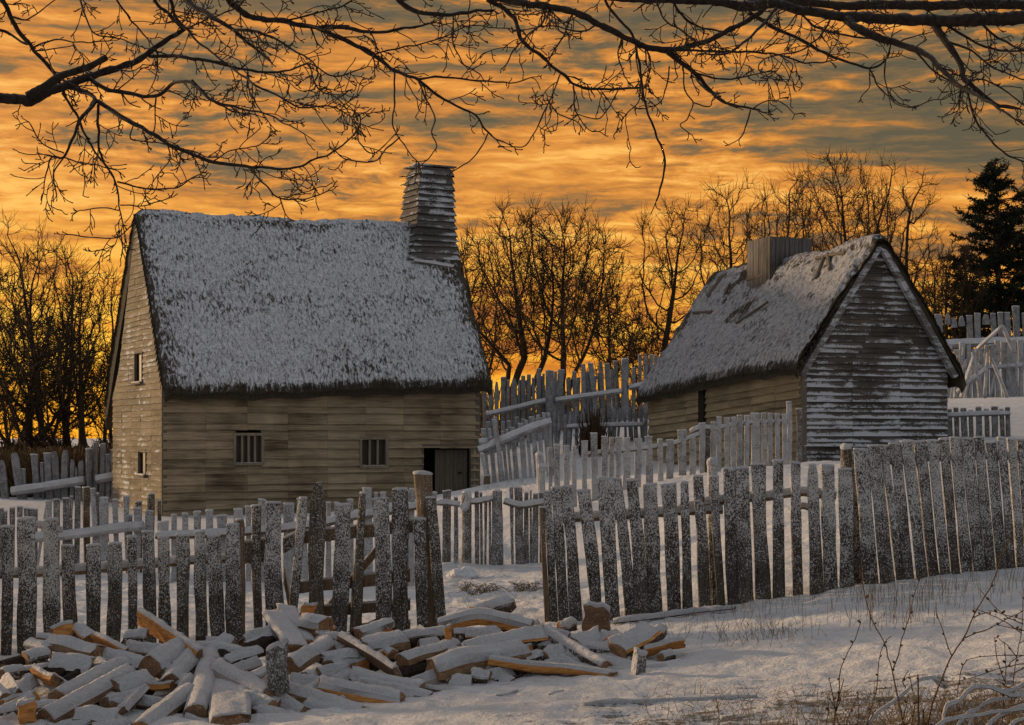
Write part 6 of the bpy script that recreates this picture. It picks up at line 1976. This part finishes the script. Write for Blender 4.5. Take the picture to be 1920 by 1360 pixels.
weed('weed', 'thin budded weed curving up right, leftmost of the tall dry stems', [[(735, 1380), (760, 1200), (765, 1120), (800, 1030), (832, 970), (858, 895)], [(745, 1290), (715, 1150)], [(752, 1260), (782, 1152)], [(745, 1300), (770, 1240)]], seed=1, w=2.8)
weed('weed', 'tall dry weed crossing the fence foot and leaning left, with three long forks', [([(1062, 1380), (1040, 1290), (1000, 1100), (985, 1060), (968, 985), (920, 900), (885, 800), (865, 700), (850, 630)], 2.9), [(880, 1380), (905, 1290), (930, 1200), (945, 1050), (968, 985), (1000, 955)],
     [(1003, 1115), (1030, 1040), (1050, 960), (1080, 870), (1105, 760), (1127, 700)], [(930, 1195), (1000, 1190)]], seed=2, w=2.5)
weed('weed', 'tallest dry weed leaning right over the fence foot, with side twigs', [([(1158, 1385), (1180, 1290), (1220, 1170), (1275, 1045), (1330, 960), (1390, 830), (1450, 730), (1500, 600), (1547, 495)], 3.4), [(1275, 1045), (1255, 1000), (1240, 950), (1207, 855)], [(1332, 962), (1390, 940), (1450, 918), (1520, 880), (1610, 835)],
     [(1375, 870), (1405, 855), (1452, 842)]], seed=3, w=2.4)
weed('weed', 'fine branching weed cut by the right edge of the photo', [[(1500, 1385), (1510, 1250), (1520, 1100), (1512, 980)], [(1545, 1385), (1550, 1200), (1570, 1050), (1592, 930), (1600, 740)], [(1520, 1100), (1560, 1060), (1603, 1040)], [(1515, 1160), (1480, 1060), (1470, 960)], [(1560, 1120), (1620, 1090), (1660, 1040)],
     [(1550, 1200), (1500, 1170), (1470, 1150)], [(1570, 1050), (1530, 1000), (1480, 960)], [(1585, 985), (1640, 960)], [(1550, 1250), (1610, 1200), (1660, 1190)], [(1590, 940), (1500, 880), (1380, 830)], [(1600, 900), (1500, 850), (1400, 740)]], seed=4, w=2.2)
weed('weed', 'low wiry twigs reaching left from the right edge of the photo', [[(1680, 1060), (1600, 1080), (1480, 1105), (1380, 1140), (1300, 1158), (1240, 1160)], [(1680, 1040), (1560, 1042), (1440, 1045), (1340, 1062)], [(1345, 1060), (1320, 1100), (1310, 1150), (1300, 1220), (1300, 1385)], [(1680, 950), (1600, 930), (1490, 905)], [(1680, 900), (1560, 870), (1440, 835)]], seed=5, w=2.1, cont=True)
weed('weed', 'clump of short stiff dead stalks at the bottom, left of the snowy arched branch', [[(700, 1385), (712, 1290), (708, 1230)], [(790, 1385), (800, 1330), (850, 1218)], [(845, 1385), (850, 1300), (852, 1240)], [(820, 1385), (800, 1330), (770, 1290)], [(880, 1385), (920, 1300), (960, 1240)], [(760, 1385), (745, 1300), (715, 1230)]], seed=6, w=2.3)
weed('weed', 'two thick stubby stalks standing behind the snowy arched branch', [([(1122, 1385), (1122, 1280), (1120, 1130)], 5.0), ([(1145, 1385), (1145, 1290)], 4.0), [(1095, 1200), (1080, 1125)], [(1065, 1190), (1050, 1160), (1078, 1110)], [(1040, 1385), (1060, 1300), (1075, 1240)], [(1090, 1385), (1100, 1300), (1120, 1230)]], seed=7, w=2.4)
weed('fallen_branch', 'slim snowy branch arching over the stubby stalks at the bottom right', [([(880, 1385), (920, 1320), (990, 1270), (1060, 1215), (1090, 1185), (1130, 1158), (1190, 1148), (1225, 1165), (1255, 1190)], 5.5), ([(1190, 1148), (1215, 1180), (1250, 1195)], 3)], 'fallen branch', 9.75, 8, False, 'bark', snowy=.008, w=4)
weed('fallen_branch', 'thick snow laden branch bowed at the bottom right corner', [([(1235, 1385), (1240, 1320), (1255, 1275), (1310, 1250), (1345, 1210), (1390, 1188), (1450, 1190), (1500, 1212), (1560, 1230), (1660, 1200)], 7), ([(1500, 1212), (1560, 1200), (1620, 1170), (1680, 1160)], 5), ([(1350, 1385), (1380, 1300), (1450, 1255), (1540, 1240)], 4.5),
      ([(1290, 1385), (1350, 1310), (1400, 1290)], 5)], 'fallen branch', 9.5, 9, False, 'bark', snowy=.012, w=8)
weed('fallen_branch', 'lower snowy branch tangle in the bottom right corner', [([(1180, 1390), (1260, 1340), (1380, 1320), (1500, 1300), (1680, 1280)], 4), ([(1420, 1390), (1480, 1330), (1560, 1290), (1660, 1260)], 4), ([(1520, 1390), (1580, 1340), (1680, 1320)], 4)], 'fallen branch', 9.25, 10, False, 'bark', snowy=.012, w=5)
weed('weed', 'single thin stalk standing on the snow below the fallen thin branch', [[(216, 1385), (212, 1300), (200, 1235)]], seed=11, w=2.0)


def foot_Ya(px, py):
    """depth at which the ground meets these photo points"""
    px, py = np.asarray(px, float), np.asarray(py, float)
    Yd = np.full(px.shape, 13.0)
    for _ in range(30):
        Yd = .5 * Yd + .5 * (CZ - ground((px - CX) / F * Yd, Yd)) * F / np.maximum(20, py - HZ)
    return Yd


def foot_Y(px, py):
    return float(foot_Ya([px], [py])[0])


def grass_blades(name, spots, mat, w=.0022, seed=1):
    r = np.random.RandomState(seed); mb = MB()
    px, py, h, ln = np.array(spots).T
    Yd = foot_Ya(px, py); x = (px - CX) / F * Yd
    b = np.stack([x, Yd, ground(x, Yd) - .02], 1); hh = h / F * Yd; lx = ln / F * Yd; n = len(px)
    t = np.linspace(0, 1, 5)[None, :, None]
    m = b + np.stack([lx * .3 + r.normal(0, .006, n), r.normal(0, .02, n), hh * .62], 1); e = b + np.stack([lx, r.normal(0, .04, n), hh], 1)
    pts = b[:, None] * (1 - t) ** 2 + 2 * m[:, None] * t * (1 - t) + e[:, None] * t ** 2
    tubes(mb, pts, np.broadcast_to(np.linspace(w, w * .5, 5), (n, 5)), 3)
    return tag(mb.build(name, M[mat]), kind='stuff')


r = np.random.RandomState(40)
sp = []
line = lambda px: np.interp(px, [1020, 1330, 1600, 1960], [1168, 1142, 1104, 1076])
for _ in range(260):
    px = r.uniform(1390, 1960); sp.append((px, line(px) + abs(r.normal(0, 28)) + 2, r.uniform(12, 48), r.normal(0, 6)))
for _ in range(150):
    px = r.normal(1690, 70); sp.append((px, line(px) + r.uniform(20, 85), r.uniform(18, 62), r.normal(0, 5)))
for _ in range(130):
    px = r.uniform(1020, 1400); sp.append((px, line(px) + r.uniform(-8, 20), r.uniform(6, 26), r.normal(0, 5)))
for _ in range(90):
    px = r.normal(1440, 35); sp.append((px, 1190 + r.normal(0, 10), r.uniform(8, 34), r.normal(0, 12)))
for _ in range(70):
    px = r.uniform(1250, 1420); sp.append((px, r.uniform(1170, 1215), r.uniform(10, 40), r.normal(0, 14)))
for _ in range(620):
    px = r.uniform(1200, 1960); sp.append((px, r.uniform(1300, 1385), r.uniform(6, 34), r.normal(0, 14)))
for _ in range(1000):
    px = 1960 - abs(r.normal(0, 230)); sp.append((px, r.uniform(1318, 1395), r.uniform(10, 62), r.normal(0, 22)))
for _ in range(160):
    px = r.uniform(840, 1030); sp.append((px, r.uniform(1075, 1150), r.uniform(4, 18), r.normal(0, 12)))
for _ in range(420):
    px = r.uniform(905, 1010); sp.append((px, r.uniform(890, 930), r.uniform(2, 9), r.normal(0, 5)))
grass_blades('dry_grass', sp, 'grass', .0024, 5)

# tufts of flattened straw in the opening
for i, (px, py, n, wx, lb) in enumerate([(905, 1112, 60, 42, 'flattened tuft of tan straw in the fence opening, left of centre'), (990, 1108, 55, 40, 'loose tan straw tuft in the fence opening, next to the right fence'), (872, 1108, 18, 16, 'small tan straw clump by the gatepost side of the opening')]):
    rr = np.random.RandomState(60 + i); mb = MB(); Yd = foot_Y(px, py)
    for _ in range(n):
        x = (px + rr.normal(0, wx * .4) - CX) / F * Yd; y = Yd + rr.normal(0, .12); b = np.array([x, y, gz(x, y) - .01])
        a = rr.uniform(0, 2 * math.pi); l = rr.uniform(.08, .26)
        e = b + np.array([math.cos(a) * l, math.sin(a) * l * .6, rr.uniform(.02, .14)]); m_ = (b + e) / 2 + np.array([0, 0, rr.uniform(.02, .09)])
        tube(mb, catmull(np.array([b, m_, e]), .05), .004, 3, cap=False)
    tag(mb.build('straw_tuft', m_straw_pale if 'm_straw_pale' in globals() else M['grass']), lb, 'grass tuft', 'straw tufts in the opening')

# ragged snow covered clod by the gatepost
mb = MB(); Yd = foot_Y(868, 1082); c0 = np.array([(868 - CX) / F * Yd, Yd, gz((868 - CX) / F * Yd, Yd)])
th = np.linspace(0, 2 * math.pi, 28, endpoint=False); ph = np.linspace(0, math.pi / 2, 10)
V = np.array([[[math.cos(a) * math.cos(b), math.sin(a) * math.cos(b), math.sin(b)] for a in th] for b in ph])
V = V * (1 + .35 * fbm(V[..., 0] * 2.5, V[..., 1] * 2.5, V[..., 2] * 2.5, 3)[..., None]) * np.array([.24, .22, .15]) + c0 - [0, 0, .02]
mb.add(V.reshape(-1, 3), grid_quads(10, 28), ngons=[([9 * 28 + k for k in range(28)], 0)])
tag(mb.build('clod', m_snow('snowy_clod', (.74, .76, .8, 1), .95, 20), smooth=True), 'lumpy snow covered clod of earth beside the gatepost', 'clod')
